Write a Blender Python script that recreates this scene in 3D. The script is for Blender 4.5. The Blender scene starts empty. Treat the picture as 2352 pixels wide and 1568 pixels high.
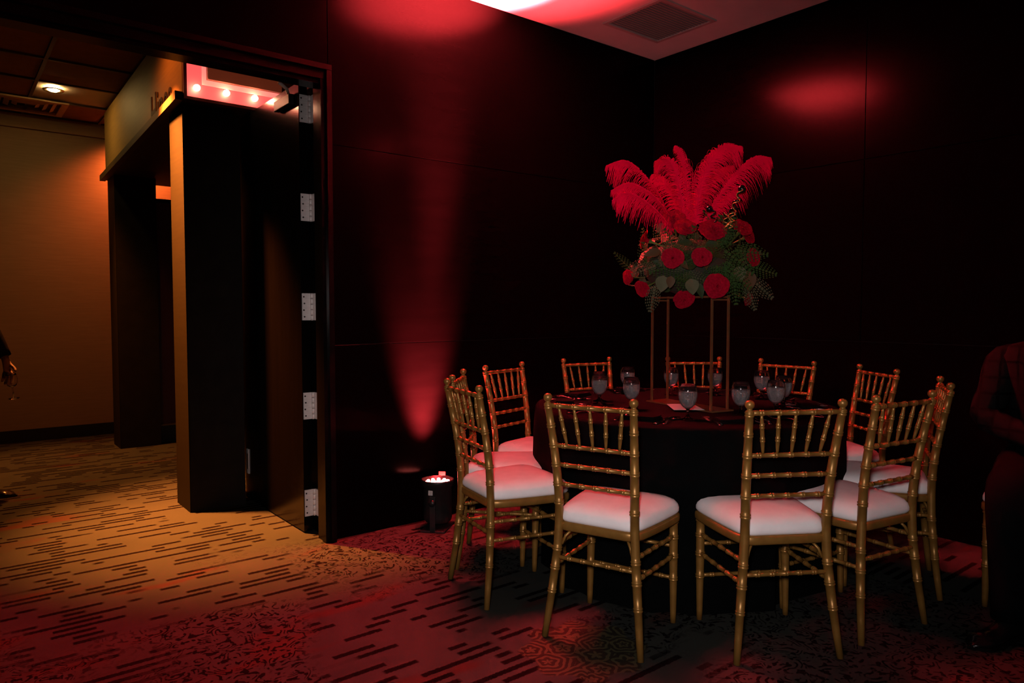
import bpy, bmesh, math, random
from mathutils import Vector, Matrix, noise as mnoise
random.seed(7)
PI = math.pi
scene = bpy.context.scene
COL = scene.collection

# ------------------------------------------------------------------ camera
AZ, PITCH, ROLL, CAM_H = 0.8971303, -0.0454894, -0.0004333, 1.2285748
cam_d = bpy.data.cameras.new('camera')
cam_d.sensor_width = 36.0
cam_d.lens = 1647.985 * 36.0 / 2352.0
cam_d.clip_start = 0.05
cam = bpy.data.objects.new('camera', cam_d)
COL.objects.link(cam)
F3 = Vector((math.cos(AZ) * math.cos(PITCH), math.sin(AZ) * math.cos(PITCH), math.sin(PITCH)))
R3 = Vector((math.sin(AZ), -math.cos(AZ), 0))
U3 = R3.cross(F3)
R3, U3 = R3 * math.cos(ROLL) + U3 * math.sin(ROLL), U3 * math.cos(ROLL) - R3 * math.sin(ROLL)
mw = Matrix((R3, U3, -F3)).transposed().to_4x4()
mw.translation = Vector((0, 0, CAM_H))
cam.matrix_world = mw
scene.camera = cam

# ------------------------------------------------------------------ world, exposure, lights
world = bpy.data.worlds.new('world')
scene.world = world
world.use_nodes = True
world.node_tree.nodes['Background'].inputs[0].default_value = (0.004, 0.0025, 0.0025, 1)
world.node_tree.nodes['Background'].inputs[1].default_value = 0.3
vs = scene.view_settings
vs.view_transform = 'Standard'
vs.look = 'None'
vs.exposure = 0.0
vs.gamma = 1.0
vs.use_curve_mapping = False

def spot(name, loc, target, power, color, size_deg, blend, radius=0.05):
    l = bpy.data.lights.new(name, 'SPOT')
    l.energy = power; l.color = color
    l.spot_size = math.radians(size_deg); l.spot_blend = blend
    l.shadow_soft_size = radius
    o = bpy.data.objects.new(name, l)
    COL.objects.link(o)
    o.location = loc
    d = Vector(target) - Vector(loc)
    o.rotation_euler = d.to_track_quat('-Z', 'Y').to_euler()
    return o

RED = (1.0, 0.038, 0.048)
AMBER = (1.0, 0.235, 0.036)
ORANGE = (1.0, 0.18, 0.035)
# camera flash, just left of and above the lens
spot('flash', (-0.075, 0.02, 1.35), (2.12, 2.10, 0.90), 182, (1.0, 0.86, 0.84), 76, 1.0, 0.06)
# hallway downlights (warm)
spot('hall_downlight_near', (0.80, 4.83, 2.96), (1.42, 4.36, 0.0), 7400, AMBER, 54, 1.0, 0.05)
spot('hall_downlight_near_spill', (0.80, 4.83, 2.96), (0.98, 4.69, 0.0), 17, AMBER, 165, 0.6, 0.05)
spot('hall_downlight_far', (0.774, 6.90, 2.90), (0.85, 6.3, 0.0), 950, AMBER, 66, 1.0, 0.05)
spot('hall_wall_washer', (1.60, 7.70, 2.90), (1.55, 7.97, 2.0), 125, ORANGE, 130, 1.0, 0.06)

# ------------------------------------------------------------------ mesh helpers
def finish(name, me, mat, parent=None, smooth=False):
    if mat is not None:
        for m in (mat if isinstance(mat, (list, tuple)) else [mat]):
            me.materials.append(m)
    if smooth:
        me.polygons.foreach_set('use_smooth', [True] * len(me.polygons))
    o = bpy.data.objects.new(name, me)
    COL.objects.link(o)
    if parent is not None:
        o.parent = parent
    return o

class MB:
    def __init__(s): s.v = []; s.f = []; s.m = []
    def add(s, v, f, mi=0):
        b = len(s.v); s.v += [tuple(p) for p in v]
        s.f += [tuple(b + i for i in q) for q in f]; s.m += [mi] * len(f)
        return s
    def box(s, x0, x1, y0, y1, z0, z1, mi=0):
        v = [(x, y, z) for z in (z0, z1) for y in (y0, y1) for x in (x0, x1)]
        return s.add(v, [(0, 2, 3, 1), (4, 5, 7, 6), (0, 1, 5, 4), (2, 6, 7, 3), (0, 4, 6, 2), (1, 3, 7, 5)], mi)
    def obox(s, c, ax, ay, az, mi=0):   # oriented box from half-axis vectors
        c = Vector(c); v = [c + ax * i + ay * j + az * k for k in (-1, 1) for j in (-1, 1) for i in (-1, 1)]
        return s.add(v, [(0, 2, 3, 1), (4, 5, 7, 6), (0, 1, 5, 4), (2, 6, 7, 3), (0, 4, 6, 2), (1, 3, 7, 5)], mi)
    def lathe(s, prof, n=24, c=(0, 0, 0), mi=0, cap=True, axis='Z'):
        v = []; f = []
        for r, z in prof:
            for i in range(n):
                a = 2 * PI * i / n
                p = (r * math.cos(a), r * math.sin(a), z)
                if axis == 'X': p = (p[2], p[0], p[1])
                if axis == 'Y': p = (p[0], p[2], p[1]) if False else (p[1], p[2], p[0])
                v.append((p[0] + c[0], p[1] + c[1], p[2] + c[2]))
        for k in range(len(prof) - 1):
            for i in range(n):
                j = (i + 1) % n
                f.append((k * n + i, k * n + j, (k + 1) * n + j, (k + 1) * n + i))
        if cap:
            if prof[0][0] > 1e-5: f.append(tuple(range(n))[::-1])
            if prof[-1][0] > 1e-5: f.append(tuple((len(prof) - 1) * n + i for i in range(n)))
        return s.add(v, f, mi)
    def tube(s, pts, rad, n=8, mi=0, cap=True):
        pts = [Vector(p) for p in pts]
        if not isinstance(rad, (list, tuple)): rad = [rad] * len(pts)
        v = []; f = []
        t0 = (pts[1] - pts[0]).normalized()
        up = Vector((0, 0, 1)) if abs(t0.z) < 0.9 else Vector((1, 0, 0))
        nrm = (up - t0 * up.dot(t0)).normalized()
        for k, p in enumerate(pts):
            a = pts[max(k - 1, 0)]; b = pts[min(k + 1, len(pts) - 1)]
            t = (b - a)
            t = t.normalized() if t.length > 1e-9 else t0
            nrm = (nrm - t * nrm.dot(t)).normalized()
            bi = t.cross(nrm)
            for i in range(n):
                an = 2 * PI * i / n
                v.append(p + (nrm * math.cos(an) + bi * math.sin(an)) * rad[k])
        for k in range(len(pts) - 1):
            for i in range(n):
                j = (i + 1) % n
                f.append((k * n + i, k * n + j, (k + 1) * n + j, (k + 1) * n + i))
        if cap:
            f.append(tuple(range(n))[::-1]); f.append(tuple((len(pts) - 1) * n + i for i in range(n)))
        return s.add(v, f, mi)
    def mesh(s, name='m'):
        me = bpy.data.meshes.new(name); me.from_pydata(s.v, [], s.f)
        if any(s.m): me.polygons.foreach_set('material_index', s.m)
        me.update(); return me
    def build(s, name, mat, parent=None, smooth=False):
        return finish(name, s.mesh(name), mat, parent, smooth)

def bevel_box(name, x0, x1, y0, y1, z0, z1, mat, parent=None, b=0.004, seg=2):
    me = MB().box(x0, x1, y0, y1, z0, z1).mesh(name)
    bm = bmesh.new(); bm.from_mesh(me)
    bmesh.ops.bevel(bm, geom=list(bm.edges), offset=b, segments=seg, profile=0.5, affect='EDGES')
    bm.to_mesh(me); bm.free()
    return finish(name, me, mat, parent)

def tag(o, label=None, cat=None, group=None, kind=None):
    if label: o['label'] = label
    if cat: o['category'] = cat
    if group: o['group'] = group
    if kind: o['kind'] = kind
    return o
def empty(name, loc=(0, 0, 0), rz=0, label=None, cat=None, group=None, kind=None):
    o = bpy.data.objects.new(name, None); COL.objects.link(o)
    o.empty_display_size = 0.05
    o.location = loc; o.rotation_euler = (0, 0, rz)
    return tag(o, label, cat, group, kind)
def copy_tree(o, parent=None):
    c = o.copy(); COL.objects.link(c)
    if parent is not None: c.parent = parent
    for ch in list(o.children): copy_tree(ch, c)
    return c
def catmull(knots, t):          # knots: list of (t, value...) ; returns interpolated values
    for i in range(len(knots) - 1):
        if t <= knots[i + 1][0] or i == len(knots) - 2: break
    k0 = knots[max(i - 1, 0)]; k1 = knots[i]; k2 = knots[i + 1]; k3 = knots[min(i + 2, len(knots) - 1)]
    h = k2[0] - k1[0]; u = (t - k1[0]) / h
    out = []
    for d in range(1, len(k1)):
        m1 = (k2[d] - k0[d]) / (k2[0] - k0[0]) * h if k2[0] != k0[0] else 0
        m2 = (k3[d] - k1[d]) / (k3[0] - k1[0]) * h if k3[0] != k1[0] else 0
        u2, u3 = u * u, u * u * u
        out.append((2*u3-3*u2+1)*k1[d] + (u3-2*u2+u)*m1 + (-2*u3+3*u2)*k2[d] + (u3-u2)*m2)
    return out
def text_obj(name, txt, size, mat, parent, matrix, extrude=0.001, sx=1.0):
    cu = bpy.data.curves.new(name, 'FONT'); cu.body = txt; cu.size = size; cu.extrude = extrude
    cu.align_x = 'LEFT'
    t = bpy.data.objects.new(name + '_tmp', cu); COL.objects.link(t)
    dg = bpy.context.evaluated_depsgraph_get()
    me = bpy.data.meshes.new_from_object(t.evaluated_get(dg))
    bpy.data.objects.remove(t)
    me.transform(matrix @ Matrix.Diagonal((sx, 1, 1, 1)))
    return finish(name, me, mat, parent)

# ------------------------------------------------------------------ materials
def mat(name, color, rough=0.5, metal=0.0, spec=0.5, emis=None, estr=0.0, trans=0.0, ior=1.45, coat=0.0, sheen=0.0):
    m = bpy.data.materials.new(name); m.use_nodes = True
    b = m.node_tree.nodes['Principled BSDF']
    b.inputs['Base Color'].default_value = (*color, 1)
    b.inputs['Roughness'].default_value = rough
    b.inputs['Metallic'].default_value = metal
    b.inputs['Specular IOR Level'].default_value = spec
    b.inputs['IOR'].default_value = ior
    b.inputs['Transmission Weight'].default_value = trans
    b.inputs['Coat Weight'].default_value = coat
    b.inputs['Sheen Weight'].default_value = sheen
    if emis:
        b.inputs['Emission Color'].default_value = (*emis, 1); b.inputs['Emission Strength'].default_value = estr
    return m
def N(m, t, **kw):
    n = m.node_tree.nodes.new(t)
    for k, v in kw.items():
        if k == 'inp':
            for i, val in v.items(): n.inputs[i].default_value = val
        else: setattr(n, k, v)
    return n
def L(m, a, b): m.node_tree.links.new(a, b)
def bsdf(m): return m.node_tree.nodes['Principled BSDF']
def vary(m, c2, scale=8.0, detail=4.0, lo=0.35, hi=0.65, stretch=(1, 1, 1), bump=0.0, bscale=None, rough=None):
    """mix the base colour with c2 by noise in object space; optional bump"""
    tc = N(m, 'ShaderNodeTexCoord'); mp = N(m, 'ShaderNodeMapping'); mp.inputs['Scale'].default_value = stretch
    L(m, tc.outputs['Object'], mp.inputs['Vector'])
    nz = N(m, 'ShaderNodeTexNoise', inp={'Scale': scale, 'Detail': detail}); L(m, mp.outputs[0], nz.inputs['Vector'])
    mr = N(m, 'ShaderNodeMapRange', inp={'From Min': lo, 'From Max': hi}); L(m, nz.outputs[0], mr.inputs[0])
    mx = N(m, 'ShaderNodeMix', data_type='RGBA')
    mx.inputs['A'].default_value = bsdf(m).inputs['Base Color'].default_value
    mx.inputs['B'].default_value = (*c2, 1)
    L(m, mr.outputs[0], mx.inputs['Factor']); L(m, mx.outputs['Result'], bsdf(m).inputs['Base Color'])
    if rough:
        r2 = N(m, 'ShaderNodeMapRange', inp={'From Min': lo, 'From Max': hi, 'To Min': rough[0], 'To Max': rough[1]})
        L(m, nz.outputs[0], r2.inputs[0]); L(m, r2.outputs[0], bsdf(m).inputs['Roughness'])
    if bump:
        n2 = N(m, 'ShaderNodeTexNoise', inp={'Scale': bscale or scale * 10, 'Detail': 3.0}); L(m, mp.outputs[0], n2.inputs['Vector'])
        bp = N(m, 'ShaderNodeBump', inp={'Strength': bump, 'Distance': 0.002}); L(m, n2.outputs[0], bp.inputs['Height'])
        L(m, bp.outputs[0], bsdf(m).inputs['Normal'])
    return m

M = {}
M['laminate'] = vary(mat('dark_laminate', (0.0006, 0.0006, 0.0006), 0.175, spec=0.0185), (0.0005, 0.0005, 0.0005), 3, 5, stretch=(1, 1, 6))
M['backing'] = mat('wall_backing', (0.006, 0.005, 0.005), 0.8)
M['ceiling'] = vary(mat('ceiling_paint', (0.62, 0.60, 0.58), 0.9, spec=0.2), (0.57, 0.55, 0.53), 4, bump=0.15, bscale=180)
M['frame'] = vary(mat('espresso_frame', (0.0030, 0.0024, 0.0022), 0.2, spec=0.18), (0.0025, 0.0026, 0.0023), 5, stretch=(1, 1, .2))
M['doorleaf'] = vary(mat('espresso_door', (0.0016, 0.0012, 0.0011), 0.19, spec=0.5), (0.0013, 0.001, 0.0009), 6, stretch=(1, 4, .3))
M['steel'] = vary(mat('brushed_steel', (0.88, 0.83, 0.80), 0.42, metal=0.15), (0.76, 0.71, 0.69), 40, stretch=(1, 1, 6))
M['darksteel'] = mat('dark_steel', (0.06, 0.055, 0.05), 0.4, metal=0.8)
M['gold'] = vary(mat('gold_chair_paint', (0.30, 0.152, 0.034), 0.38, metal=0.45), (0.25, 0.122, 0.027), 30, bump=0.06, bscale=260)
M['cushion'] = vary(mat('white_cushion_fabric', (0.84, 0.80, 0.81), 0.95, spec=0.1), (0.78, 0.74, 0.75), 14, bump=0.25, bscale=520)
M['cloth'] = vary(mat('black_tablecloth', (0.0022, 0.0026, 0.0027), 0.95, spec=0.02), (0.0018, 0.0021, 0.0022), 12, bump=0.2, bscale=700)
M['napkin'] = vary(mat('black_napkin', (0.0030, 0.0034, 0.0035), 0.95, spec=0.02), (0.0024, 0.0027, 0.0028), 20, bump=0.3, bscale=600)
M['tablewood'] = vary(mat('plywood', (0.30, 0.20, 0.11), 0.6), (0.24, 0.15, 0.08), 6)
M['cutlery'] = vary(mat('polished_steel', (0.62, 0.60, 0.58), 0.16, metal=1.0), (0.55, 0.53, 0.52), 30)
M['copper'] = vary(mat('copper_gold_metal', (0.46, 0.20, 0.085), 0.30, metal=0.8), (0.40, 0.165, 0.07), 25)
M['card'] = vary(mat('white_card', (0.72, 0.69, 0.68), 0.8, spec=0.2), (0.69, 0.66, 0.65), 20)
M['ink'] = mat('ink', (0.10, 0.05, 0.05), 0.8)
M['rose'] = vary(mat('rose_petal', (0.30, 0.002, 0.016), 0.7, spec=0.04), (0.20, 0.0015, 0.010), 6)
M['feather'] = vary(mat('red_feather', (0.88, 0.0025, 0.046), 0.8, spec=0.0), (0.76, 0.002, 0.036), 14)
M['leaf'] = vary(mat('green_leaf', (0.022, 0.034, 0.010), 0.6, spec=0.2), (0.014, 0.022, 0.007), 20)
M['fern'] = vary(mat('fern_leaf', (0.024, 0.062, 0.014), 0.6, spec=0.1), (0.03, 0.048, 0.012), 20)
M['paleleaf'] = vary(mat('pale_round_leaf', (0.085, 0.078, 0.042), 0.6, spec=0.1), (0.06, 0.058, 0.03), 20)
M['brownleaf'] = vary(mat('bronze_leaf', (0.075, 0.032, 0.011), 0.6, spec=0.2), (0.05, 0.026, 0.01), 20)
M['stem'] = mat('flower_stem', (0.07, 0.11, 0.02), 0.5)
M['foam'] = vary(mat('moss_green_core', (0.012, 0.018, 0.008), 0.9), (0.018, 0.014, 0.008), 20)
M['blackgloss'] = vary(mat('black_gloss', (0.008, 0.007, 0.007), 0.18), (0.006, 0.005, 0.005), 12)
M['goldwire'] = vary(mat('gold_wire', (0.85, 0.56, 0.20), 0.28, metal=0.85), (0.65, 0.36, 0.1), 30)
M['plastic'] = vary(mat('black_plastic', (0.012, 0.011, 0.011), 0.4), (0.009, 0.008, 0.008), 20)
M['sticker'] = mat('white_sticker', (0.62, 0.58, 0.55), 0.6)
M['led'] = mat('red_led', (0.6, 0.1, 0.08), 0.3, emis=(1.0, 0.16, 0.13), estr=110)
M['gelred'] = mat('red_gel_frame', (0.30, 0.012, 0.012), 0.35)
M['reflector'] = mat('led_reflector', (0.55, 0.50, 0.5), 0.2, metal=0.9)
M['hallwall'] = vary(mat('tan_hall_wall', (0.30, 0.20, 0.13), 0.85, spec=0.2), (0.27, 0.18, 0.115), 5, stretch=(1, 1, 12), bump=0.1, bscale=120)
M['baseboard'] = vary(mat('black_baseboard', (0.012, 0.010, 0.010), 0.45), (0.009, 0.008, 0.008), 9)
M['tile'] = vary(mat('acoustic_tile', (0.22, 0.125, 0.075), 0.95, spec=0.1), (0.19, 0.105, 0.064), 12, bump=0.3, bscale=160)
M['grid'] = mat('ceiling_grid', (0.05, 0.03, 0.022), 0.6)
M['diffuser'] = mat('plain_light_panel', (0.42, 0.36, 0.33), 0.6)
M['ventmetal'] = vary(mat('painted_vent', (0.44, 0.40, 0.38), 0.55), (0.40, 0.36, 0.34), 14)
M['hallvent'] = vary(mat('dusty_vent', (0.42, 0.27, 0.15), 0.6), (0.36, 0.23, 0.13), 14)
M['ventdark'] = mat('vent_dark', (0.010, 0.007, 0.006), 0.9)
M['ventback'] = mat('vent_back', (0.28, 0.26, 0.25), 0.9)
M['archgold'] = vary(mat('tan_arch_board', (0.25, 0.150, 0.042), 0.6, spec=0.3), (0.215, 0.128, 0.035), 4, stretch=(1, 1, 14), bump=0.1, bscale=60)
M['archblack'] = vary(mat('black_arch_fabric', (0.0135, 0.0125, 0.011), 0.9, spec=0.15), (0.010, 0.009, 0.0085), 10, bump=0.2, bscale=300)
M['ledge'] = vary(mat('tan_ledge', (0.075, 0.048, 0.018), 0.6, spec=0.2), (0.062, 0.04, 0.015), 6)
M['archside_shaded'] = vary(mat('tan_column_side_shaded', (0.0060, 0.0048, 0.0008), 0.65, spec=0.1), (0.005, 0.004, 0.0007), 4, stretch=(1, 1, 14))  # header's tan board, darkened in colour to stand for weaker light on the columns
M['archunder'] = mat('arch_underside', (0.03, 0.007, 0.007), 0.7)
M['letter'] = mat('dark_lettering', (0.035, 0.014, 0.008), 0.7)
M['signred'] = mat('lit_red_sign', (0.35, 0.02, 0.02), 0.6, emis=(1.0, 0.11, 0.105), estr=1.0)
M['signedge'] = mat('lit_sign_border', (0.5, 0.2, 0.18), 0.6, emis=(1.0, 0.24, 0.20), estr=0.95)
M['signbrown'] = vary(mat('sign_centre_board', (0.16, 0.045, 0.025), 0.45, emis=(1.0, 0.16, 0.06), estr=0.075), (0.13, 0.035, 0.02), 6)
M['bulb'] = mat('warm_bulb', (1, 0.8, 0.6), 0.3, emis=(1.0, 0.55, 0.30), estr=70)
M['signframe'] = mat('sign_frame_red', (0.14, 0.012, 0.012), 0.5)
M['downlight'] = mat('downlight_lamp', (1, 0.9, 0.6), 0.3, emis=(1.0, 0.62, 0.20), estr=260)
M['chrome'] = mat('downlight_ring', (0.75, 0.6, 0.35), 0.25, metal=0.9)
M['redpanel'] = vary(mat('dark_red_wood', (0.085, 0.016, 0.010), 0.45), (0.06, 0.011, 0.008), 6, stretch=(1, 1, .3))
M['skin'] = vary(mat('skin', (0.20, 0.11, 0.075), 0.6), (0.17, 0.095, 0.065), 12)
M['suit'] = vary(mat('black_suit', (0.010, 0.0095, 0.0095), 0.9, spec=0.02), (0.008, 0.0075, 0.0075), 30, bump=0.15, bscale=500)
M['trousers'] = vary(mat('black_trousers', (0.0045, 0.0045, 0.0048), 0.9, spec=0.02), (0.0036, 0.0036, 0.0038), 30)
M['shirt'] = mat('blue_shirt', (0.02, 0.03, 0.10), 0.8)
M['shoe'] = vary(mat('polished_black_shoe', (0.007, 0.0065, 0.0065), 0.16), (0.006, 0.0055, 0.0055), 12)
M['hair'] = vary(mat('dark_hair', (0.02, 0.013, 0.009), 0.6), (0.012, 0.008, 0.006), 40)
M['eye'] = mat('eye', (0.30, 0.28, 0.26), 0.35)
M['iris'] = mat('iris', (0.02, 0.012, 0.008), 0.3)
M['lips'] = mat('lips', (0.16, 0.05, 0.04), 0.5)

def plaid(m):
    tc = N(m, 'ShaderNodeTexCoord'); sp = N(m, 'ShaderNodeSeparateXYZ'); L(m, tc.outputs['Object'], sp.inputs[0])
    prev = None
    for ax, sc in (('Y', 95.0), ('Z', 95.0)):
        mu = N(m, 'ShaderNodeMath', operation='MULTIPLY', inp={1: sc}); L(m, sp.outputs[ax], mu.inputs[0])
        si = N(m, 'ShaderNodeMath', operation='SINE'); L(m, mu.outputs[0], si.inputs[0])
        gt = N(m, 'ShaderNodeMath', operation='GREATER_THAN', inp={1: 0.86}); L(m, si.outputs[0], gt.inputs[0])
        prev = gt if prev is None else (lambda a, b: (L(m, a.outputs[0], mxn.inputs[0]), L(m, b.outputs[0], mxn.inputs[1]), mxn)[2])(prev, gt) if False else (prev, gt)
    mxn = N(m, 'ShaderNodeMath', operation='MAXIMUM'); L(m, prev[0].outputs[0], mxn.inputs[0]); L(m, prev[1].outputs[0], mxn.inputs[1])
    mx = N(m, 'ShaderNodeMix', data_type='RGBA'); mx.inputs['A'].default_value = (0.0065, 0.0058, 0.0056, 1); mx.inputs['B'].default_value = (0.0028, 0.0024, 0.0024, 1)
    L(m, mxn.outputs[0], mx.inputs['Factor']); L(m, mx.outputs['Result'], bsdf(m).inputs['Base Color'])
    return m
M['plaid'] = plaid(mat('brown_plaid_jacket', (0.05, 0.036, 0.032), 0.9, spec=0.02))

# --- clear glass, condensation below the water line, water
M['glass'] = mat('clear_glass', (1, 1, 1), 0.0, trans=1.0, ior=1.45)
def misted():
    m = mat('misted_glass', (1, 1, 1), 0.045, trans=1.0, ior=1.45)
    tc = N(m, 'ShaderNodeTexCoord'); nz = N(m, 'ShaderNodeTexNoise', inp={'Scale': 420.0, 'Detail': 2.0}); L(m, tc.outputs['Object'], nz.inputs['Vector'])
    sp = N(m, 'ShaderNodeSeparateXYZ'); L(m, tc.outputs['Object'], sp.inputs[0])
    lo = N(m, 'ShaderNodeMapRange', inp={'From Min': 0.112, 'From Max': 0.121, 'To Min': 1.0, 'To Max': 0.05}); L(m, sp.outputs['Z'], lo.inputs[0])
    mr = N(m, 'ShaderNodeMapRange', inp={'From Min': 0.35, 'From Max': 0.7, 'To Min': 0.02, 'To Max': 0.15}); L(m, nz.outputs[0], mr.inputs[0])
    mu = N(m, 'ShaderNodeMath', operation='MULTIPLY'); L(m, lo.outputs[0], mu.inputs[0]); L(m, mr.outputs[0], mu.inputs[1])
    df = N(m, 'ShaderNodeBsdfDiffuse', inp={'Color': (0.75, 0.72, 0.74, 1)})
    ms = N(m, 'ShaderNodeMixShader'); L(m, mu.outputs[0], ms.inputs[0]); L(m, bsdf(m).outputs[0], ms.inputs[1]); L(m, df.outputs[0], ms.inputs[2])
    out = m.node_tree.nodes['Material Output']; L(m, ms.outputs[0], out.inputs[0])
    return m
M['mist'] = misted()
M['water'] = mat('water', (1, 1, 1), 0.0, trans=1.0, ior=1.33)

# --- carpet: dashes along X, damask scrolls, red drifts and an olive rosette
def carpet():
    m = mat('patterned_carpet', (0.2, 0.13, 0.1), 1.0, spec=0.0)
    geo = N(m, 'ShaderNodeNewGeometry'); sp = N(m, 'ShaderNodeSeparateXYZ'); L(m, geo.outputs['Position'], sp.inputs[0])
    X, Y = sp.outputs['X'], sp.outputs['Y']
    def ma(op, a, b=None, c=None):
        n = N(m, 'ShaderNodeMath', operation=op)
        for i, q in enumerate((a, b, c)):
            if q is None: continue
            if isinstance(q, (int, float)): n.inputs[i].default_value = q
            else: L(m, q, n.inputs[i])
        return n.outputs[0]
    def vec(x, y, z=0.0):
        n = N(m, 'ShaderNodeCombineXYZ')
        for i, q in enumerate((x, y, z)):
            if isinstance(q, (int, float)): n.inputs[i].default_value = q
            else: L(m, q, n.inputs[i])
        return n.outputs[0]
    def noise(v, sc, det=2.0):
        n = N(m, 'ShaderNodeTexNoise', inp={'Scale': sc, 'Detail': det}); L(m, v, n.inputs['Vector']); return n.outputs[0]
    def sstep(v, a, b):
        n = N(m, 'ShaderNodeMapRange', interpolation_type='SMOOTHSTEP', inp={'From Min': a, 'From Max': b}); L(m, v, n.inputs[0]); return n.outputs[0]
    def mix(f, a, b):
        n = N(m, 'ShaderNodeMix', data_type='RGBA')
        if isinstance(f, (int, float)): n.inputs['Factor'].default_value = f
        else: L(m, f, n.inputs['Factor'])
        for k, q in (('A', a), ('B', b)):
            if isinstance(q, tuple): n.inputs[k].default_value = (*q, 1)
            else: L(m, q, n.inputs[k])
        return n.outputs['Result']
    pos = vec(X, Y)
    wob = ma('MULTIPLY', ma('SUBTRACT', noise(vec(X, Y), 90.0, 1.0), 0.5), 0.010)
    yy = ma('DIVIDE', ma('ADD', Y, wob), 0.050)
    row = ma('FLOOR', yy); fr = ma('FRACT', yy)
    wn = N(m, 'ShaderNodeTexWhiteNoise', noise_dimensions='1D'); L(m, row, wn.inputs['W'])
    off = ma('MULTIPLY', wn.outputs['Value'], 40.0)
    dn = noise(vec(ma('ADD', ma('MULTIPLY', X, 5.0), off), ma('MULTIPLY', row, 7.31)), 1.0, 0.0)
    band = ma('SUBTRACT', 0.33, ma('ABSOLUTE', ma('SUBTRACT', fr, 0.5)))
    dash = ma('MULTIPLY', sstep(dn, 0.52, 0.545), sstep(band, 0.05, 0.11))
    # scrolls
    warp = N(m, 'ShaderNodeVectorMath', operation='ADD')
    nzc = N(m, 'ShaderNodeTexNoise', inp={'Scale': 9.0, 'Detail': 1.0}); L(m, pos, nzc.inputs['Vector'])
    sc = N(m, 'ShaderNodeVectorMath', operation='SCALE'); sc.inputs['Scale'].default_value = 0.16; L(m, nzc.outputs['Color'], sc.inputs[0])
    L(m, pos, warp.inputs[0]); L(m, sc.outputs[0], warp.inputs[1])
    vo = N(m, 'ShaderNodeTexVoronoi', inp={'Scale': 7.5}); L(m, warp.outputs[0], vo.inputs['Vector'])
    ring = ma('SINE', ma('MULTIPLY', vo.outputs['Distance'], 46.0))
    brk = noise(pos, 26.0, 2.0)
    scroll = ma('MULTIPLY', sstep(ring, 0.25, 0.6), sstep(brk, 0.46, 0.54))
    blob = sstep(noise(pos, 34.0, 1.0), 0.60, 0.64)
    damask = ma('MAXIMUM', scroll, blob)
    # where the damask grows instead of the dashes
    region = sstep(noise(vec(ma('ADD', X, 3.7), ma('ADD', Y, 1.2)), 1.05, 1.5), 0.46, 0.52)
    hall = ma('SUBTRACT', 1.0, sstep(Y, 3.3, 3.75))
    region = ma('MULTIPLY', region, hall)
    dark = ma('ADD', ma('MULTIPLY', dash, ma('SUBTRACT', 1.0, region)), ma('MULTIPLY', damask, region))
    base = mix(sstep(noise(pos, 1.7, 3.0), 0.35, 0.65), (0.030, 0.0335, 0.029), (0.025, 0.0285, 0.026))
    base = mix(ma('MULTIPLY', sstep(noise(vec(ma('MULTIPLY', X, 0.5), ma('MULTIPLY', Y, 1.4), 4.0), 3.0, 3.0), 0.58, 0.70), 0.6), base, (0.046, 0.011, 0.008))
    col = mix(dark, base, (0.0034, 0.0026, 0.0033))
    # olive rosette
    dx = ma('SUBTRACT', X, 1.787); dy = ma('SUBTRACT', Y, 1.826)
    rr = ma('SQRT', ma('ADD', ma('MULTIPLY', dx, dx), ma('MULTIPLY', dy, dy)))
    th = ma('ARCTAN2', dy, dx)
    edge = ma('ADD', 0.225, ma('MULTIPLY', ma('SINE', ma('MULTIPLY', th, 8.0)), 0.02))
    inside = sstep(ma('SUBTRACT', edge, rr), 0.0, 0.02)
    v2 = N(m, 'ShaderNodeTexVoronoi', inp={'Scale': 8.5}); L(m, pos, v2.inputs['Vector'])
    vd = N(m, 'ShaderNodeVectorMath', operation='SUBTRACT'); L(m, pos, vd.inputs[0]); L(m, v2.outputs['Position'], vd.inputs[1])
    vs2 = N(m, 'ShaderNodeSeparateXYZ'); L(m, vd.outputs[0], vs2.inputs[0])
    va = ma('ARCTAN2', vs2.outputs['Y'], vs2.outputs['X'])
    rad2 = ma('ADD', ma('MULTIPLY', v2.outputs['Distance'], 34.0), ma('MULTIPLY', ma('SINE', ma('MULTIPLY', va, 5.0)), 1.1))
    pet = ma('SINE', ma('ADD', rad2, ma('MULTIPLY', noise(pos, 30.0), 5.0)))
    oli = mix(sstep(pet, -0.2, 0.5), (0.017, 0.014, 0.010), (0.050, 0.048, 0.024))
    col = mix(ma('MULTIPLY', inside, 0.9), col, oli)
    # pile
    pile = noise(pos, 900.0, 2.0)
    col = mix(ma('MULTIPLY', sstep(pile, 0.3, 0.7), 0.35), col, (0.010, 0.0072, 0.0066))
    L(m, col, bsdf(m).inputs['Base Color'])
    bp = N(m, 'ShaderNodeBump', inp={'Strength': 0.35, 'Distance': 0.003}); L(m, pile, bp.inputs['Height']); L(m, bp.outputs[0], bsdf(m).inputs['Normal'])
    return m
M['carpet'] = carpet()

# ================================================================== SETTING
YW, XW, HC = 3.536, 4.167, 3.052
X0, Y0 = -3.2, -2.6            # the rest of the room behind the camera
XH0, XH1, YH = -2.6, 4.3, 7.97  # hallway
S = lambda o: tag(o, kind='structure')
S(MB().box(X0, XW + .2, Y0, YH + .2, -0.05, 0).build('floor', M['carpet']))
S(MB().box(X0, XW + .2, Y0, YW + .08, HC, HC + 0.08).build('ceiling', M['ceiling']))

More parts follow.
